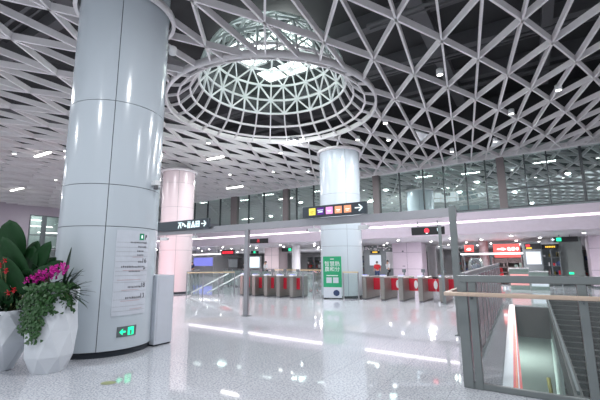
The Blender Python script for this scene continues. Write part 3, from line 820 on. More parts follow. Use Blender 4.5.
m = MB(); m.box(-3.12, -2.89, 14.9, 15.1, 0, .02); m.build('base_plate', M['steeldark'], t)

# ------------------------------------------------------------------ barriers and railings
def barrier(pts, h, label, rail='brass', glassm='g_clear', step=1.1, postw=.05, parent=None, midrail=False):
    a, b = Vector((*pts[0], 0)), Vector((*pts[1], 0)); d = b-a; n_ = max(1, round(d.length/step)); 
    t = thing('glass_barrier', tuple(a), label, 'glass barrier')
    for q in range(n_+1):
        p = a+d*q/n_; m = MB(); m.bar(p, p+UP*h, postw, postw, up=d.normalized()); m.build('post', M['steel'], t)
    for q in range(n_):
        p0 = a+d*(q+.05)/n_; p1 = a+d*(q+.95)/n_; m = MB(); m.bar((p0+p1)/2+UP*.08, (p0+p1)/2+UP*(h-.08), (p1-p0).length, .012, up=d.cross(UP).normalized()); m.build('glass_pane', M[glassm], t)
    m = MB(); m.bar(a+UP*h, b+UP*h, .06, .06); m.build('top_rail', M[rail], t)
    return t
barrier(((-7.1, 14.85), (-6.42, 14.9)), 1.15, 'short glass barrier with brass rail beside the green poster', step=.8)
barrier(((-9.0, 14.6), (-8.45, 14.6)), 1.1, 'short glass barrier closing the gate row beside the further column', rail='steel', step=.6)
barrier(((-14.3, 12.55), (-12.75, 14.2)), 1.12, 'glass barrier with brass rail along the stair near the gates', step=.8)
barrier(((-14.3, 12.55), (-17.6, 16.4)), 1.15, 'long glass barrier behind the pink column foot', rail='steel', step=1.6)
barrier(((-13.2, 18.2), (-8.6, 17.9)), 1.15, 'far glass barrier behind the ticket gates by the white column', rail='brass', glassm='g_far', step=1.0)
barrier(((-18.5, 19.5), (-13.4, 18.2)), 1.15, 'far glass barrier behind the pink column side of the gates', rail='steel', glassm='g_far', step=1.0)
# sloping handrails of the side stair
hr = thing('stair_handrail', (-14.2, 13.6, 0), 'pair of sloping steel handrails descending beside the pink column', 'handrail')
for dx in (0, .7):
    m = MB(); m.tube([(-14.6+dx, 13.1+dx*.6, .12), (-13.9+dx, 15.0+dx*.6, 1.02)], .035, 8); m.build('rail', M['white'], hr)
    m = MB()
    for q in (.15, .85):
        p = Vector((-14.6+dx, 13.1+dx*.6, .12)).lerp(Vector((-13.9+dx, 15.0+dx*.6, 1.02)), q); m.tube([(p.x, p.y, 0), p], .02, 6)
    m.build('upright', M['steel'], hr)

# stairwell barrier (foreground right)
sb = thing('stairwell_barrier', (-.7, 5.45, 0), 'steel framed glass barrier across the head of the stairwell', 'glass barrier')
H1 = 1.41
m = MB(); m.box(-.88, 4.2, 5.4, 5.5, H1-.09, H1); m.build('top_rail', M['steelgreen'], sb, .008)
m = MB(); m.box(-.88, 4.2, 5.42, 5.48, .0, .07); m.build('bottom_rail', M['steelgreen'], sb, .008)
for x0, x1 in ((-.92, -.80), (-.78, -.69), (.38, .47), (1.7, 1.79), (3.0, 3.09)):
    m = MB(); m.box(x0, x1, 5.41, 5.49, 0, H1-.02 if x0 > -.9 else H1); m.build('post', M['steelgreen'], sb, .006)
for x0, x1 in ((-.68, .37), (.48, 1.69), (1.8, 2.99)):
    m = MB(); m.box(x0, x1, 5.444, 5.456, .08, H1-.1); m.build('glass_pane', M['g_clear'], sb)
# side barrier
sd = thing('side_barrier', (-.9, 10, 0), 'long pinkish glass barrier with close posts beside the stairwell', 'glass barrier')
def sx(y): return -.86-.3*(y-5.5)/10.25
m = MB(); m.bar((sx(5.6), 5.6, 1.40), (sx(16), 16, 1.47), .07, .07); m.build('top_rail', M['steel'], sd)
m = MB(); m.bar((sx(5.6), 5.6, .05), (sx(16), 16, .05), .05, .1); m.build('bottom_rail', M['steelgreen'], sd)
ys = [6.3, 7.15, 8.0, 8.85, 9.7, 10.55, 11.4, 12.25, 13.1, 13.95, 14.8, 15.6]
for y in ys:
    m = MB(); m.box(sx(y)-.025, sx(y)+.025, y-.03, y+.03, 0, 1.42+.007*(y-5.5)); m.build('post', M['steel'], sd)
for y0, y1 in zip([5.65]+ys, ys+[16]):
    m = MB(); m.bar((sx((y0+y1)/2), y0+.05, .72), (sx((y0+y1)/2), y1-.05, .72), .012, 1.26); m.build('glass_pane', M['g_pink'], sd)
# wooden handrail
wr = thing('wooden_handrail', (-1.03, 5.28, 1.18), 'tan wooden handrail in front of the stairwell barrier', 'handrail')
m = MB(); m.box(-1.06, 4.2, 5.25, 5.31, 1.15, 1.2); m.build('front_rail', M['wood'], wr, .012)
m = MB(); m.box(-1.06, -1.0, 5.31, 7.1, 1.15, 1.2); m.build('side_rail', M['wood'], wr, .012)
for x in (-.74, .42, 1.74):
    m = MB(); m.tube([(x, 5.28, 1.15), (x, 5.3, 1.12), (x, 5.42, 1.12)], .012, 6); m.build('bracket', M['steeldark'], wr)
# stairs rising away
stt = thing('staircase', (1.9, 20.2, -4.8), 'dark ribbed staircase climbing from the lower level behind the barrier', 'stairs')
m = MB(); nz_ = MB(); nst = 30; rise = 4.8/nst
for q in range(nst):
    z1 = -rise*q; y1 = 20.3-.29*q
    m.box(.34, 3.38, y1-.29, y1, z1-rise-.25, z1-rise)
    m.box(.34, 3.38, y1-.01, y1, z1-rise, z1)
    nz_.box(.36, 3.36, y1-.29, y1-.25, z1-rise, z1-rise+.006)
    nz_.box(.36, 3.36, y1-.155, y1-.135, z1-rise, z1-rise+.004)
m.build('steps', M['stairs'], stt); nz_.build('nosings', M['nosing'], stt)
m = MB(); m.box(.24, .33, 5.52, 20.3, -.45, .06); m.build('side_kerb', M['kerbdark'], stt)
m = MB(); m.box(.27, .30, 5.6, 19.8, .06, .1); m.build('kerb_channel', M['steeldark'], stt)
m = MB(); m.box(.27, .33, 11.6, 20.3, -4.8, -.45); 
m.build('stringer_wall', M['wallgreen'], stt)
bp = thing('queue_post', (.12, 20.5, -4.8), 'short olive post standing on the lower floor', 'post')
m = MB(); m.tube([(.12, 20.5, -4.75), (.02, 20.5, -3.5)], .08, 8); m.build('pole', M['olive'], bp)
m = MB(); m.lathe([(0, -4.8), (.2, -4.8), (.2, -4.76), (0, -4.74)], 16, (.12, 20.5)); m.build('base', M['steeldark'], bp)

# ------------------------------------------------------------------ green poster at column 2
gp = thing('poster_stand', (-7.59, 14.8, 0), 'green standing poster with white headline in front of the white column', 'poster')
px0, px1, py = -8.0, -7.18, 14.78
rz = R(14)
def prot(mb): 
    c = Vector(((px0+px1)/2, py, 0)); mr_ = Matrix.Rotation(rz, 3, 'Z'); mb.v = [tuple(mr_ @ (Vector(v)-c)+c) for v in mb.v]; return mb
m = MB(); m.box(px0, px1, py, py+.03, .05, 1.83); prot(m).build('board', M['green'], gp)
m = MB(); m.box(px0+.0, px1, py-.004, py, .05, .5); 
prot(m).build('lower_scene', M['frost'], gp)
m = MB()
for q in range(3): m.box(px0+.12+q*.18, px0+.27+q*.18, py-.006, py, 1.3, 1.46); m.box(px0+.12+q*.18, px0+.27+q*.18, py-.006, py, 1.09, 1.25)
prot(m); 
crot = Matrix.Rotation(rz, 3, 'Z') @ FACE_MY
cc_ = Vector(((px0+px1)/2, py, 0))
def pp(x, z): return Matrix.Rotation(rz, 3, 'Z') @ (Vector((x, py-.006, z))-cc_)+cc_
xm = (px0+px1)/2
text('headline', '智慧熱\n農和分', .23, pp(xm, 1.38), crot, M['white'], gp, .003)
m = MB(); 
for q in range(9): m.box(xm-.26+q*.058, xm-.215+q*.058, py-.006, py, .98, 1.02)
m.box(xm-.08, xm+.08, py-.006, py, 1.7, 1.73)
prot(m).build('small_text', M['white'], gp)
m = MB(); m.box(xm-.27, xm-.03, py-.006, py, .68, .92); m.box(xm+.03, xm+.27, py-.006, py, .68, .92); prot(m).build('white_square', M['frost'], gp)
m = MB()
for q in range(26):
    a = 2*pi*q/26; 
n_ = 24; m.add([(xm+.17+.14*cos(2*pi*q/n_), py-.01, .26+.13*sin(2*pi*q/n_)) for q in range(n_)], [tuple(range(n_))]); prot(m).build('blue_figure', M['clothblue'], gp)
m = MB(); m.box(px0+.02, px0+.1, py, py+.3, 0, .05); m.box(px1-.1, px1-.02, py, py+.3, 0, .05); prot(m).build('foot', M['black'], gp)

# ------------------------------------------------------------------ hanging displays
def display(x0, x1, y, z0, z1, label, glyphs, name='hanging_display'):
    t = thing(name, ((x0+x1)/2, y, z0), label, 'display')
    m = MB(); m.box(x0, x1, y, y+.12, z0, z1); m.build('case', M['black'], t, .008)
    m = MB()
    for fx in (.2, .8): xx = x0+(x1-x0)*fx; m.box(xx-.015, xx+.015, y+.045, y+.075, z1, 3.02 if y > 20 else z1+.25)
    m.build('hanger', M['steeldark'], t)
    for (nmg, s_, fx, size, mt) in glyphs:
        text(nmg, s_, size, Vector((x0+(x1-x0)*fx, y-.004, (z0+z1)/2)), FACE_MY, M[mt], t, .003)
    return t
t = display(-18.4, -16.7, 22.1, 3.0, 3.36, 'wide black hanging display with a red character near the gantry post', [('red_character', '出', .5, .26, 'e_red')])
display(-4.1, -2.84, 15.0, 2.62, 2.92, 'black hanging display with a round red emblem by the slim post', [('green_text', '出口', .7, .17, 'e_green')][:0])
t = bpy.data.objects['hanging_display.001']
m = MB(); n_ = 20; m.add([(-3.5+.1*cos(2*pi*q/n_), 14.992, 2.78+.1*sin(2*pi*q/n_)) for q in range(n_)], [tuple(range(n_))[::-1]]); m.build('red_emblem', M['e_red'], t)
m = MB(); m.box(-3.54, -3.46, 14.985, 14.992, 2.66, 2.69); m.box(-3.1, -3.085, 14.985, 14.992, 2.74, 2.86); m.build('white_marks', M['e_signwhite'], t)
# carried by an arm from the slim post
m = MB(); m.box(-4.1, -3.0, 15.12, 15.18, 2.88, 2.95); m.build('arm', M['steelgreen'], t)
display(-25.1, -23.45, 26, 2.3, 2.74, 'red lit led display hanging beyond the pink column', [('red_text', '出口票', .36, .5, 'e_red')][:0])
t = bpy.data.objects['hanging_display.002']
m = MB(); m.box(-24.95, -23.6, 25.985, 25.998, 2.4, 2.64); q = m.build('red_text', M['e_red'], t)
m = MB()
for k_ in range(6): m.box(-24.85+k_*.21, -24.82+k_*.21, 25.98, 25.985, 2.4, 2.64)
m.box(-24.95, -23.6, 25.98, 25.985, 2.51, 2.53); m.build('stroke_gap', M['black'], q)
def small_sign(x0, x1, y, z0, z1, label, green_side, arrow_=True):
    t = thing('exit_sign', ((x0+x1)/2, y, z0), label, 'exit sign')
    m = MB(); m.box(x0, x1, y, y+.1, z0, z1); m.build('case', M['black'], t, .006)
    m = MB(); h = z1-z0; cx = x0+(x1-x0)*green_side; m.box(cx-h*.42, cx+h*.42, y-.006, y, z0+h*.15, z1-h*.15); m.build('green_square', M['e_green'], t)
    if arrow_:
        m = MB(); cx -= h*1.0*(1 if green_side < .5 else -1); m.box(cx-h*.3, cx+h*.3, y-.006, y, z0+h*.42, z0+h*.58); m.box(cx-h*.08, cx+h*.08, y-.006, y, z0+h*.2, z1-h*.2); m.build('arrow', M['e_signwhite'], t)
    m = MB()
    for fx in (.3, .7): xx = x0+(x1-x0)*fx; m.box(xx-.015, xx+.015, y+.03, y+.06, z1, 3.02)
    m.build('hanger', M['steeldark'], t)
small_sign(.92, 2.15, 25.8, 2.62, 2.9, 'black hanging sign with green square and white arrow near the grey wall panel', .28)
small_sign(-21, -19.3, 30, 2.6, 2.95, 'small black hanging sign with green mark between the pink and white columns', .62)
small_sign(-25.6, -24.6, 31, 2.5, 2.8, 'small dark exit sign left of the gantry post', .5, False)
small_sign(-23.6, -22.6, 31, 2.5, 2.8, 'small dark exit sign right of the gantry post', .5, False)

# ------------------------------------------------------------------ shops and back concourse
def lit_sign(x0, x1, y, z0, z1, mt, label, blobs, name='shop_sign', bm='e_glyph'):
    t = thing(name, ((x0+x1)/2, y, z0), label, 'shop sign')
    m = MB(); m.box(x0, x1, y, y+.2, z0, z1); m.build('light_box', M[mt], t)
    if blobs:
        m = MB(); rnd = random.Random(int(x0*10))
        for fx, w_, hh in blobs:
            cx = x0+(x1-x0)*fx; zc = (z0+z1)/2-.06
            n_ = 10; vs = [(cx+w_*cos(2*pi*q/n_)*rnd.uniform(.7, 1.1), y-.01, zc+hh*sin(2*pi*q/n_)*rnd.uniform(.7, 1.1)) for q in range(n_)]; m.add(vs, [tuple(range(n_))[::-1]])
        m.build('white_lettering', M[bm], t)
lit_sign(-2.45, -.8, 30, 2.18, 2.74, 'e_redsign', 'long glowing red shop sign behind the stairwell barrier', [(.35, .22, .09), (.6, .12, .16), (.75, .12, .15), (.9, .1, .12), (.2, .1, .06)])
lit_sign(-4.35, -3.75, 30, 2.25, 2.74, 'e_redsign', 'small glowing red shop sign beside the white shop pillar', [(.5, .2, .1)])
t = thing('light_bar', (-2.9, 29.8, 2.05), 'long white light bar under the red shop signs', 'light'); m = MB(); m.box(-4.6, -.6, 29.7, 29.8, 2.04, 2.12); m.build('tube', M['e_strip'], t)
m = MB(); m.box(-4.6, -.6, 29.8, 29.9, 2.0, 2.14); m.build('housing', M['steel'], t)
for xx in (-4.4, -2.6, -.75): m = MB(); m.box(xx-.03, xx+.03, 29.82, 29.88, 0, 2.0); m.build('support', M['steeldark'], t)
lit_sign(-2.4, -.8, 30, 1.82, 1.98, 'e_redsign', 'thin red lettered strip below the long shop sign', [])
# pillars
def square_pillar(x0, x1, y0, y1, mt, label, z1=3.02, extra=True):
    t = thing('square_pillar', ((x0+x1)/2, y0, 0), label, 'pillar')
    m = MB(); m.box(x0, x1, y0, y1, .1, z1); m.build('cladding', M[mt], t)
    m = MB(); m.box(x0+.02, x1-.02, y0+.02, y1, 0, .1); m.build('plinth', M['skirt'], t)
    if extra:
        m = MB()
        for z in (1.0, 2.26): m.box(x0, x1, y0-.006, y0, z, z+.02)
        m.box((x0+x1)/2-.01, (x0+x1)/2+.01, y0-.006, y0, .1, z1); m.build('joints', M['joint'], t)
    return t
t = square_pillar(-9.5, -7.25, 29, 30.5, 'fascia', 'broad lavender grey pillar behind the right-hand ticket gates')
m = MB(); m.box(-8.75, -8.62, 28.99, 29.0, 2.3, 2.42); m.box(-8.75, -8.55, 28.99, 29.0, 1.2, 1.25); m.build('small_signs', M['ink'], t)
square_pillar(-22.6, -20.9, 29.5, 31, 'panelpink', 'broad pinkish pillar behind the left-hand ticket gates')
square_pillar(2.75, 4.4, 27.5, 29, 'fascia', 'pinkish grey pillar at the far right behind the shops')
for (x, y, r_, lb) in ((-3.2, 31.2, .33, 'slim white round shop pillar between the red signs'), (-8.3, 37, .4, 'bright white round pillar beside the walking person'), (-17.3, 27, .36, 'slim white round pillar left of the green poster')):
    c = Vector((x, y)); t = thing('shop_pillar', (x, y, 0), lb, 'pillar')
    m = MB(); m.lathe([(r_, .1), (r_, 3.02)], 24, c); m.build('shaft', M['wallwhite'], t); m = MB(); m.lathe([(r_+.02, 0), (r_+.02, .1), (r_, .1)], 24, c); m.build('plinth', M['skirt'], t)
# wall panel, kiosks
t = thing('wall_panel', (1.9, 29, 0), 'tall grey green wall panel behind the hanging exit sign', 'wall panel')
m = MB(); m.box(1.4, 2.55, 29, 29.3, .12, 3.0); m.build('panel', M['panel_grey'], t)
m = MB(); m.box(1.4, 2.55, 28.98, 29.3, 0, .6); m.build('plinth', M['skirt'], t)
m = MB(); m.box(1.75, 2.0, 28.97, 28.99, .72, .84); m.build('green_label', M['e_green'], t)
def shelf_unit(x0, x1, y, z1, label, topm=None, toplit=None, name='display_shelf', seed=1, frame='steeldark', depth=.7):
    t = thing(name, ((x0+x1)/2, y, 0), label, 'shop shelf')
    m = MB()
    for xx in (x0, (x0+x1)/2, x1): m.box(xx-.03, xx+.03, y, y+depth, 0, z1)
    for k_ in range(5): z = .1+k_*(z1-.4)/4; m.box(x0, x1, y, y+depth, z, z+.04)
    m.box(x0, x1, y+depth-.03, y+depth, 0, z1); m.build('frame', M[frame], t)
    rr = random.Random(seed); cols = ['goods', 'wallwhite', 'counter_green', 'clothblue', 'olive', 'clothred']
    for ci, cn in enumerate(cols):
        m = MB()
        for k_ in range(4):
            z = .14+k_*(z1-.4)/4; x = x0+.05
            while x < x1-.12:
                w_ = rr.uniform(.06, .16); h = rr.uniform(.12, .34)
                if rr.randrange(len(cols)) == ci: m.box(x, x+w_, y+.05, y+.3, z, z+h)
                x += w_+.02
        if m.v:
            o = m.build('goods', M[cn], t); o['kind'] = 'stuff'
    if toplit:
        m = MB(); m.box(x0, x1, y-.04, y, z1-.32, z1-.02); q = m.build('header', M['black'], t)
        m = MB(); 
        for k_ in range(6): m.box(x0+(x1-x0)*(.22+.1*k_), x0+(x1-x0)*(.29+.1*k_), y-.05, y-.04, z1-.23, z1-.13)
        m.build('header_lettering', M[toplit], q)
    return t
shelf_unit(.45, 1.35, 28.6, 2.62, 'dark shop shelf with yellow lettered header beside the wall panel', toplit='e_amber', seed=2)
t = thing('kiosk', (0, 28, 0), 'dark kiosk with large pale screen behind the stairwell barrier', 'kiosk')
m = MB(); m.box(-.62, .42, 28.2, 29.6, 0, 2.75); m.build('body', M['steeldark'], t)
m = MB(); m.box(-.45, .35, 28.17, 28.2, 1.35, 2.15); m.build('screen', M['e_paper'], t)
m = MB(); m.box(-.5, .4, 28.17, 28.2, 2.3, 2.65); q = m.build('header', M['black'], t)
m = MB(); m.box(-.4, -.1, 28.16, 28.17, 2.33, 2.42); m.build('amber_lettering', M['e_amber'], q)
m = MB(); m.box(-.42, -.18, 28.16, 28.17, 2.48, 2.6); m.build('red_lettering', M['e_red'], q)
shelf_unit(-2.5, -.75, 29.2, 1.75, 'crowded low shelf of goods under the long red sign', seed=3, frame='goods')
shelf_unit(-4.6, -3.5, 30.2, 1.9, 'shelf of goods under the small red sign', seed=8, frame='goods')
def counter(x0, x1, y, h, lb, band):
    t = thing('shop_counter', ((x0+x1)/2, y, 0), lb, 'counter')
    m = MB(); m.box(x0, x1, y, y+.6, 0, h); m.build('body', M['counter_green'], t)
    m = MB(); m.box(x0-.02, x1+.02, y-.03, y+.62, h, h+.05); m.build('top', M['wallwhite'], t)
    m = MB(); m.box(x0+.03, x1-.03, y-.02, y, h*.2, h*.75); m.build('lit_front', M[band], t)
counter(-1.3, -.35, 24.5, 1.12, 'low counter with pink lit front beside the side barrier', 'e_pinkcounter')
counter(-.3, .55, 24.5, .95, 'low counter with pale front right of the pink one', 'e_paper')
# robot-like rounded display
t = thing('rounded_showcase', (-3.1, 22.9, 0), 'bluish rounded showcase left of the side barrier', 'showcase')
c = Vector((-2.95, 24)); m = MB(); m.lathe([(.42, 0), (.42, .9), (.4, .95)], 24, c); m.build('base', M['steel'], t)
m = MB(); m.lathe([(.40, .95), (.42, 1.3), (.36, 1.6), (.2, 1.75), (0, 1.78)], 24, c); m.build('hood', M['g_far'], t)
m = MB(); m.lathe([(0, .96), (.22, .96), (.22, 1.35), (0, 1.45)], 16, c); m.build('exhibit', M['clothblue'], t)
# middle shop with poster
t = thing('storefront', (-11, 31.5, 0), 'dark glazed shop front with white poster behind the gates', 'shop front')
m = MB(); m.box(-13.0, -10.05, 31.6, 31.8, 0, 3.0); m.build('back_panel', M['steeldark'], t)
m = MB(); m.box(-12.4, -11.35, 31.4, 31.44, 1.25, 2.15); m.build('white_poster', M['e_paper'], t)
m = MB(); m.box(-12.3, -11.45, 31.4, 31.44, 2.28, 2.52); q = m.build('header', M['black'], t)
m = MB(); m.box(-12.1, -11.65, 31.38, 31.4, 2.35, 2.46); m.build('header_lettering', M['e_amber'], q)
m = MB(); rnd = random.Random(12)
for k_ in range(40): x = rnd.uniform(-12.9, -10.4); z = rnd.uniform(2.5, 2.9); m.box(x, x+rnd.uniform(.05, .2), 31.5, 31.58, z, z+rnd.uniform(.03, .1))
m.build('header_bars', M['wallwhite'], t)
m = MB(); m.box(-10.9, -10.3, 31.5, 31.58, 1.0, 2.4); m.build('side_display', M['wallwhite'], t)
shelf_unit(-7.4, -6.4, 42, 2.5, 'distant dark shelf behind the walking person', seed=5)
shelf_unit(-10.4, -9.4, 40, 2.6, 'distant dark shelf right behind the broad lavender pillar', seed=6)
# left screens and windows
def lit_window(x0, x1, y, z0, z1, mt, lb, name='lit_window'):
    t = thing(name, ((x0+x1)/2, y, 0), lb, 'screen')
    m = MB(); m.box(x0-.08, x1+.08, y+.02, y+.3, 0, z1+.1); m.build('frame', M['wall'], t)
    m = MB(); m.box(x0, x1, y-.01, y+.02, z0, z1); m.build('screen', M[mt], t)
lit_window(-36.5, -33.2, 33, 1.2, 2.2, 'e_bluescreen', 'blue violet lit screen just beyond the pink column')
lit_window(-29.0, -26.8, 34, 1.0, 2.2, 'e_shop', 'bright white lit window left of the broad pinkish pillar', 'bright_window')
t = thing('light_bar', (-34, 31, 2.55), 'long white light bar above the blue violet screen', 'light'); m = MB(); m.box(-34.5, -30, 31, 31.06, 2.5, 2.58); m.build('tube', M['e_strip'], t); m = MB(); m.box(-34.5, -30, 31.06, 31.12, 2.46, 2.6); m.build('housing', M['steel'], t)
for xx in (-34.2, -30.4): m = MB(); m.box(xx-.02, xx+.02, 31.07, 31.11, 2.6, 3.03); m.build('hanger', M['steeldark'], t)
t = thing('information_booth', (-27, 28, 0), 'dark upright booth below the red led display', 'booth')
m = MB(); m.box(-26.0, -24.7, 28, 28.6, 0, 2.05); m.build('body', M['black'], t); m = MB(); m.box(-25.9, -24.8, 27.97, 28, 1.1, 1.9); m.build('window', M['steeldark'], t)
shelf_unit(-19.8, -18.2, 33, 2.1, 'distant shelf of goods right of the broad pinkish pillar', seed=9)
shelf_unit(-16.3, -14.8, 36, 2.2, 'distant shelf of goods behind the green poster column', seed=10)
shelf_unit(2.65, 3.6, 31.5, 2.3, 'dark machines at the far right beyond the wall panel', seed=13)

# downlights in back soffit
rnd = random.Random(21); 
spots = []
for iy in range(5):
    for ix in range(13):
        x = -34+ix*3.3+(iy % 2)*1.4; y = 24.2+iy*3.2-.04*x
        spots.append((x, y))
base = None
for (x, y) in spots:
    if base is None:
        base = thing('soffit_downlight', (x, y, 3.0), 'small round white downlight in the back soffit', 'downlight', 'downlights in the back soffit')
        m = MB(); m.lathe([(0, 2.95), (.06, 2.96), (.085, 3.0), (.085, 3.02)], 14, (x, y)); m.build('lamp', M['e_white'], base)
        m = MB(); m.lathe([(.085, 2.985), (.11, 2.985), (.11, 3.02)], 14, (x, y)); m.build('ring', M['white'], base)
    else: copy_tree(base, (x, y, 3.0))

# ------------------------------------------------------------------ lamps in and under the lattice
def hall_linear(x, y, z, L, ang, label):
    t = thing('linear_lamp', (x, y, z), label, 'ceiling lamp', 'linear lamps in the lattice')
    d = Vector((cos(ang), sin(ang), 0))*L/2; c = Vector((x, y, z))
    m = MB(); m.bar(c-d, c+d, .12, .04); m.build('diffuser', M['e_lin'], t)
    m = MB(); m.bar(c-d*1.02+UP*.05, c+d*1.02+UP*.05, .15, .06); m.build('housing', M['steel'], t)
for (x, y, L, lb) in [(q[0]*1.149, q[1]*1.149, q[2], q[3]) for q in ((-17.6, 7.2, 1.5, 'white linear lamp in the lattice just left of the near column, upper one'), (-27.4, 10.0, 1.9, 'white linear lamp in the lattice low at the far left'),
                   (-11.8, 11.7, 1.1, 'white linear lamp in the lattice between dome and pink column'), (-15.6, 17.2, 1.5, 'white linear lamp in the lattice near the upper glazing'),
                   (-25, 4, 1.6, 'white linear lamp in the lattice behind the near column'))]:
    hall_linear(x, y, vz(x, y)-.05, L, 0, lb)
DL = [(479, 60), (488, 60)]
import math as _m
SP = [(-10.5, 10.0), (-16.3, 7.5), (-18.5, 6.5), (-22.5, 10.0), (-11.2, 15.3), (-13.5, 14.5), (-9.6, 16.2), (-3.9, 11.8), (-5.4, 12.9), (-1.6, 9.3), (-.9, 16.1), (-2.6, 16.6), (-4.4, 13.6), (1.0, 12.0), (-.2, 13.2),
      (-19, 14), (-17, 18.5), (-22, 16), (-12.5, 18.3), (-8.9, 12.7), (2.6, 16)]
base = None
for q, (x, y) in enumerate(SP):
    x *= 1.149; y *= 1.149
    if y > 21: continue
    z = vz(x, y)-.02
    if base is None:
        base = thing('lattice_spotlight', (x, y, z), 'small round white spotlight set in the ceiling lattice', 'spotlight', 'spotlights in the ceiling lattice')
        m = MB(); m.lathe([(0, z-.03), (.08, z-.03), (.08, z)], 14, (x, y)); m.build('lamp', M['e_small'], base)
        m = MB(); m.lathe([(.08, z-.035), (.1, z-.03), (.1, z+.14), (0, z+.16)], 14, (x, y)); m.build('can', M['white'], base)
    else: copy_tree(base, (x, y, z))
def flood(x, y, z, lb, s=.13):
    t = thing('floodlight', (x, y, z), lb, 'floodlight')
    m = MB(); m.lathe([(0, z-s*.9), (s*.6, z-s*.7), (s, z-s*.1), (s, z)], 18, (x, y)); m.build('lens', M['e_flood'], t)
    m = MB(); m.lathe([(s, z-.06), (s*1.2, z-.05), (s*1.2, z+.12), (0, z+.15)], 18, (x, y)); m.build('housing', M['steel'], t)
flood(-8.6, 13.3, 6.95, 'dazzling white floodlight at the far rim of the dome', .17)
flood(-6.9, 8.1, 10.2, 'dazzling white floodlight above the near side of the dome', .16)
# white triangular speaker plates
for (x, y, lb) in ((-4.1, 13.9, 'white triangular plate filling a lattice cell near the dome'), (-.7, 17.9, 'white triangular plate filling a lattice cell near the upper glazing')):
    ij = min(((i, j) for i in range(0, 12) for j in range(-8, 5)), key=lambda q: (NP(*q)-Vector((x, y))).length)
    tri = [NP(*ij), NP(ij[0]+1, ij[1]), NP(ij[0]+2, ij[1]-1)]; c = (tri[0]+tri[1]+tri[2])/3
    m = MB(); pts = [c+(q-c)*.55 for q in tri]
    m.add([(q.x, q.y, vz(q.x, q.y)+dz) for dz in (.0, .05) for q in pts], [(2, 1, 0), (3, 4, 5), (0, 1, 4, 3), (1, 2, 5, 4), (2, 0, 3, 5)])
    tag(m.build('ceiling_plate', M['white']), lb, 'ceiling plate', 'white plates in the lattice')

# ------------------------------------------------------------------ people
def person(x, y, heading, shirt, trousers, label, h=1.68, stride=.12, bag=False):
    t = thing('person', (x, y, 0), label, 'person')
    k_ = h/1.7; fw = Vector((cos(heading), sin(heading), 0)); sd_ = Vector((-sin(heading), cos(heading), 0))
    def pt(f_, s_, z): v = Vector((x, y, 0))+fw*f_*k_+sd_*s_*k_; v.z = z*k_; return v
    def skin(name, verts, edges_, radii, mt, root=0, lvl=1):
        me = bpy.data.meshes.new(name); me.from_pydata([tuple(v) for v in verts], edges_, []); me.materials.append(mt)
        o = bpy.data.objects.new(name, me); COL.objects.link(o); attach(o, t)
        sm = o.modifiers.new('skin', 'SKIN'); sm.use_smooth_shade = True
        for i, r_ in enumerate(radii):
            sv = me.skin_vertices[0].data[i]; rr = r_ if isinstance(r_, tuple) else (r_, r_); sv.radius = (rr[0]*k_, rr[1]*k_); sv.use_root = (i == root)
        s2 = o.modifiers.new('sub', 'SUBSURF'); s2.levels = lvl; s2.render_levels = lvl
        return o
    V = [pt(0, 0, .95), pt(0, 0, 1.15), pt(0, 0, 1.38), pt(.01, 0, 1.48), pt(.02, 0, 1.57), pt(.02, 0, 1.66),
         pt(0, .17, 1.4), pt(-.03+stride*.8, .22, 1.12), pt(.08+stride, .2, .9), pt(0, -.17, 1.4), pt(-.03-stride*.8, -.22, 1.12), pt(.05-stride, -.2, .9),
         pt(0, .1, .88), pt(stride*.9+.02, .1, .5), pt(stride*1.6-.05, .1, .08), pt(stride*1.6+.12, .11, .04),
         pt(0, -.1, .88), pt(-stride*.6+.03, -.1, .5), pt(-stride*1.9, -.1, .1), pt(-stride*1.9+.15, -.11, .04)]
    E_ = [(0, 1), (1, 2), (2, 3), (3, 4), (4, 5), (2, 6), (6, 7), (7, 8), (2, 9), (9, 10), (10, 11), (0, 12), (12, 13), (13, 14), (14, 15), (0, 16), (16, 17), (17, 18), (18, 19)]
    Rr = [(.13, .1), (.12, .09), (.14, .1), .05, .085, .075, .055, .04, .03, .055, .04, .03, .085, .06, .04, .035, .085, .06, .04, .035]
    skin('body', V, E_, Rr, M['skin'])
    sV = [V[i] for i in (0, 1, 2, 6, 7, 9, 10)]; skin('shirt', sV, [(0, 1), (1, 2), (2, 3), (3, 4), (2, 5), (5, 6)], [(.16, .13), (.15, .12), (.17, .13), .08, .06, .08, .06], shirt)
    tV = [V[i] for i in (0, 12, 13, 14, 16, 17, 18)]; skin('trousers', tV, [(0, 1), (1, 2), (2, 3), (0, 4), (4, 5), (5, 6)], [(.16, .13), .11, .08, .065, .11, .08, .065], trousers)
    m = MB(); c = pt(-.01, 0, 1.62); n_ = 12; vs = []; fs = []
    for i in range(6):
        ph = pi/2*1.25*i/5
        for q in range(n_): a = 2*pi*q/n_; vs.append(c+Vector((cos(a)*sin(ph)*.095, sin(a)*sin(ph)*.095, cos(ph)*.115))*k_)
    for i in range(5):
        for q in range(n_): fs.append((i*n_+q, (i+1)*n_+q, (i+1)*n_+(q+1) % n_, i*n_+(q+1) % n_))
    m.add(vs, fs, 0, True); m.build('hair', M['hair'], t)
    return t
person(-9.6, 44, .4, M['clothblack'], M['clothblack'], 'person in black walking beyond the right-hand gates', stride=.22)
person(-10.2, 27.3, 2.2, M['clothred'], M['clothblue'], 'person in a red top behind the right-hand ticket gates', h=1.6)
person(-9.6, 28, 4, M['clothwhite'], M['clothblack'], 'person in a white top beside the broad lavender pillar')
person(-20.6, 24.2, 5, M['clothblack'], M['clothblue'], 'person with dark hair behind the gantry post')
person(-18.9, 24.8, 4.5, M['wood'] if False else M['clothwhite'], M['clothblack'], 'person in a pale top right of the gantry post')
person(-28.4, 25.5, 5, M['clothblue'], M['clothblack'], 'person in dark blue right of the pink column')
person(4.0, 25, 4, M['clothblack'], M['clothblack'], 'person in black at the far right by the machines', h=1.6)

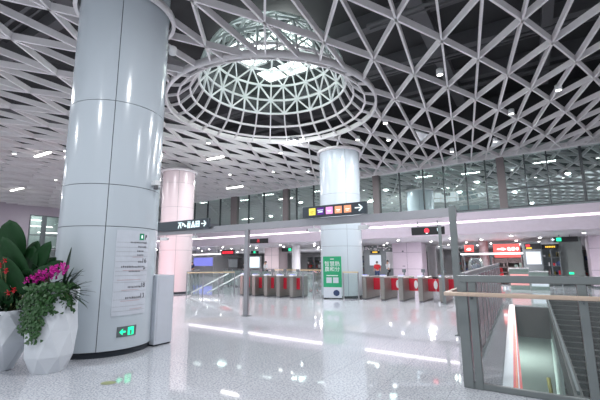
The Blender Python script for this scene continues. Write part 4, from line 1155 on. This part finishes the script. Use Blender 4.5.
# ------------------------------------------------------------------ lights
def area(name, loc, size, power, color=(1, 1, 1), rot=(0, 0, 0), sy=None):
    l = bpy.data.lights.new(name, 'AREA'); l.energy = power; l.size = size; l.color = color
    if sy: l.shape = 'RECTANGLE'; l.size_y = sy
    o = bpy.data.objects.new(name, l); COL.objects.link(o); o.location = loc; o.rotation_euler = rot
    return o
def point(name, loc, power, color=(1, 1, 1), r=.2):
    l = bpy.data.lights.new(name, 'POINT'); l.energy = power; l.color = color; l.shadow_soft_size = r
    o = bpy.data.objects.new(name, l); COL.objects.link(o); o.location = loc; return o
for x, y in ((-2, 3), (-2.2, 10.5), (-12.5, 3), (-12.8, 14.2), (-3.5, 16.5), (-20, 8), (-18, 17.6), (-27, 12), (3, 8), (-5, -3), (-14, -3), (-34, 6), (-34, 18), (-24, 2), (1.5, 15.5), (-5.5, 13.4), (-9.5, 18), (-14.5, 9)):
    area('hall_fill', (x, y, vz(x, y)-.12), .22, 165, (.95, .97, 1))  # area lights added under the lattice to brighten hall and mid floor
for x in (-30, -22, -14, -6, -1.5, 6.5):
    area('soffit_fill', (x, 25.5, 2.95), .3, 230, (1, .95, .97))
for x in (-38, -30, -24, -16, -8, 0):
    area('soffit_fill', (x, 42, 2.95), .3, 320, (1, .98, .98))  # far row of area lights added to brighten the back concourse
for x in (-24, -16, -9, -3, 4.5):
    area('gallery_lamp', (x, 25.2, 7.1), 1.0, 60, (.9, 1, .96))
area('lower_fill', (-2, 18, -1.2), .8, 330, (.9, 1, .95), sy=4)  # unseen area lights added so the lower level is not a dark hole
area('lower_fill', (-2, 30, -1.2), .8, 450, (.9, 1, .95), sy=4)
area('lower_fill', (4, 10, -1.2), .5, 60, (.9, 1, .95), sy=3)
point('pink_fill', (-15.4, 10.8, 1.1), 75, (1, .35, .42), .5)  # pink light added to tint the round column, no sign stands here
area('soffit_fill', (-41.8, 16, 6.8), 1, 120, (.9, 1, .97), sy=5)
area('soffit_fill', (-38, 8, 2.8), .5, 60)
point('dome_fill', (DC.x, DC.y, ZD+.9), 60, (.9, 1, .97), .3)  # point light without fixture, added inside the dome to brighten its lattice
point('flood_lamp', (-8.6, 13.3, 6.62), 28, (.9, .95, 1), .1)

wd_ = bpy.data.worlds.new('world'); SC.world = wd_; wd_.use_nodes = True
bg = wd_.node_tree.nodes['Background']; bg.inputs[0].default_value = (.83, .88, .95, 1); bg.inputs[1].default_value = .75

# ------------------------------------------------------------------ camera
cam = bpy.data.cameras.new('camera'); co = bpy.data.objects.new('camera', cam); COL.objects.link(co)
cam.sensor_width = 36; cam.lens = 36*370/600; cam.clip_end = 300; cam.clip_start = .05
PI_ = R(9.5); RO = R(.4)
fwd = Vector((-sin(HEAD)*cos(PI_), cos(HEAD)*cos(PI_), sin(PI_))); r0 = CR; u0 = r0.cross(fwd)
rt = r0*cos(RO)-u0*sin(RO); upv = rt.cross(fwd)
mw = Matrix((rt, upv, -fwd)).transposed().to_4x4(); mw.translation = (0, 0, 1.6); co.matrix_world = mw
SC.camera = co
SC.view_settings.view_transform = 'Standard'; SC.view_settings.look = 'None'
SC.view_settings.exposure = .57; SC.view_settings.gamma = 1; SC.view_settings.use_curve_mapping = False
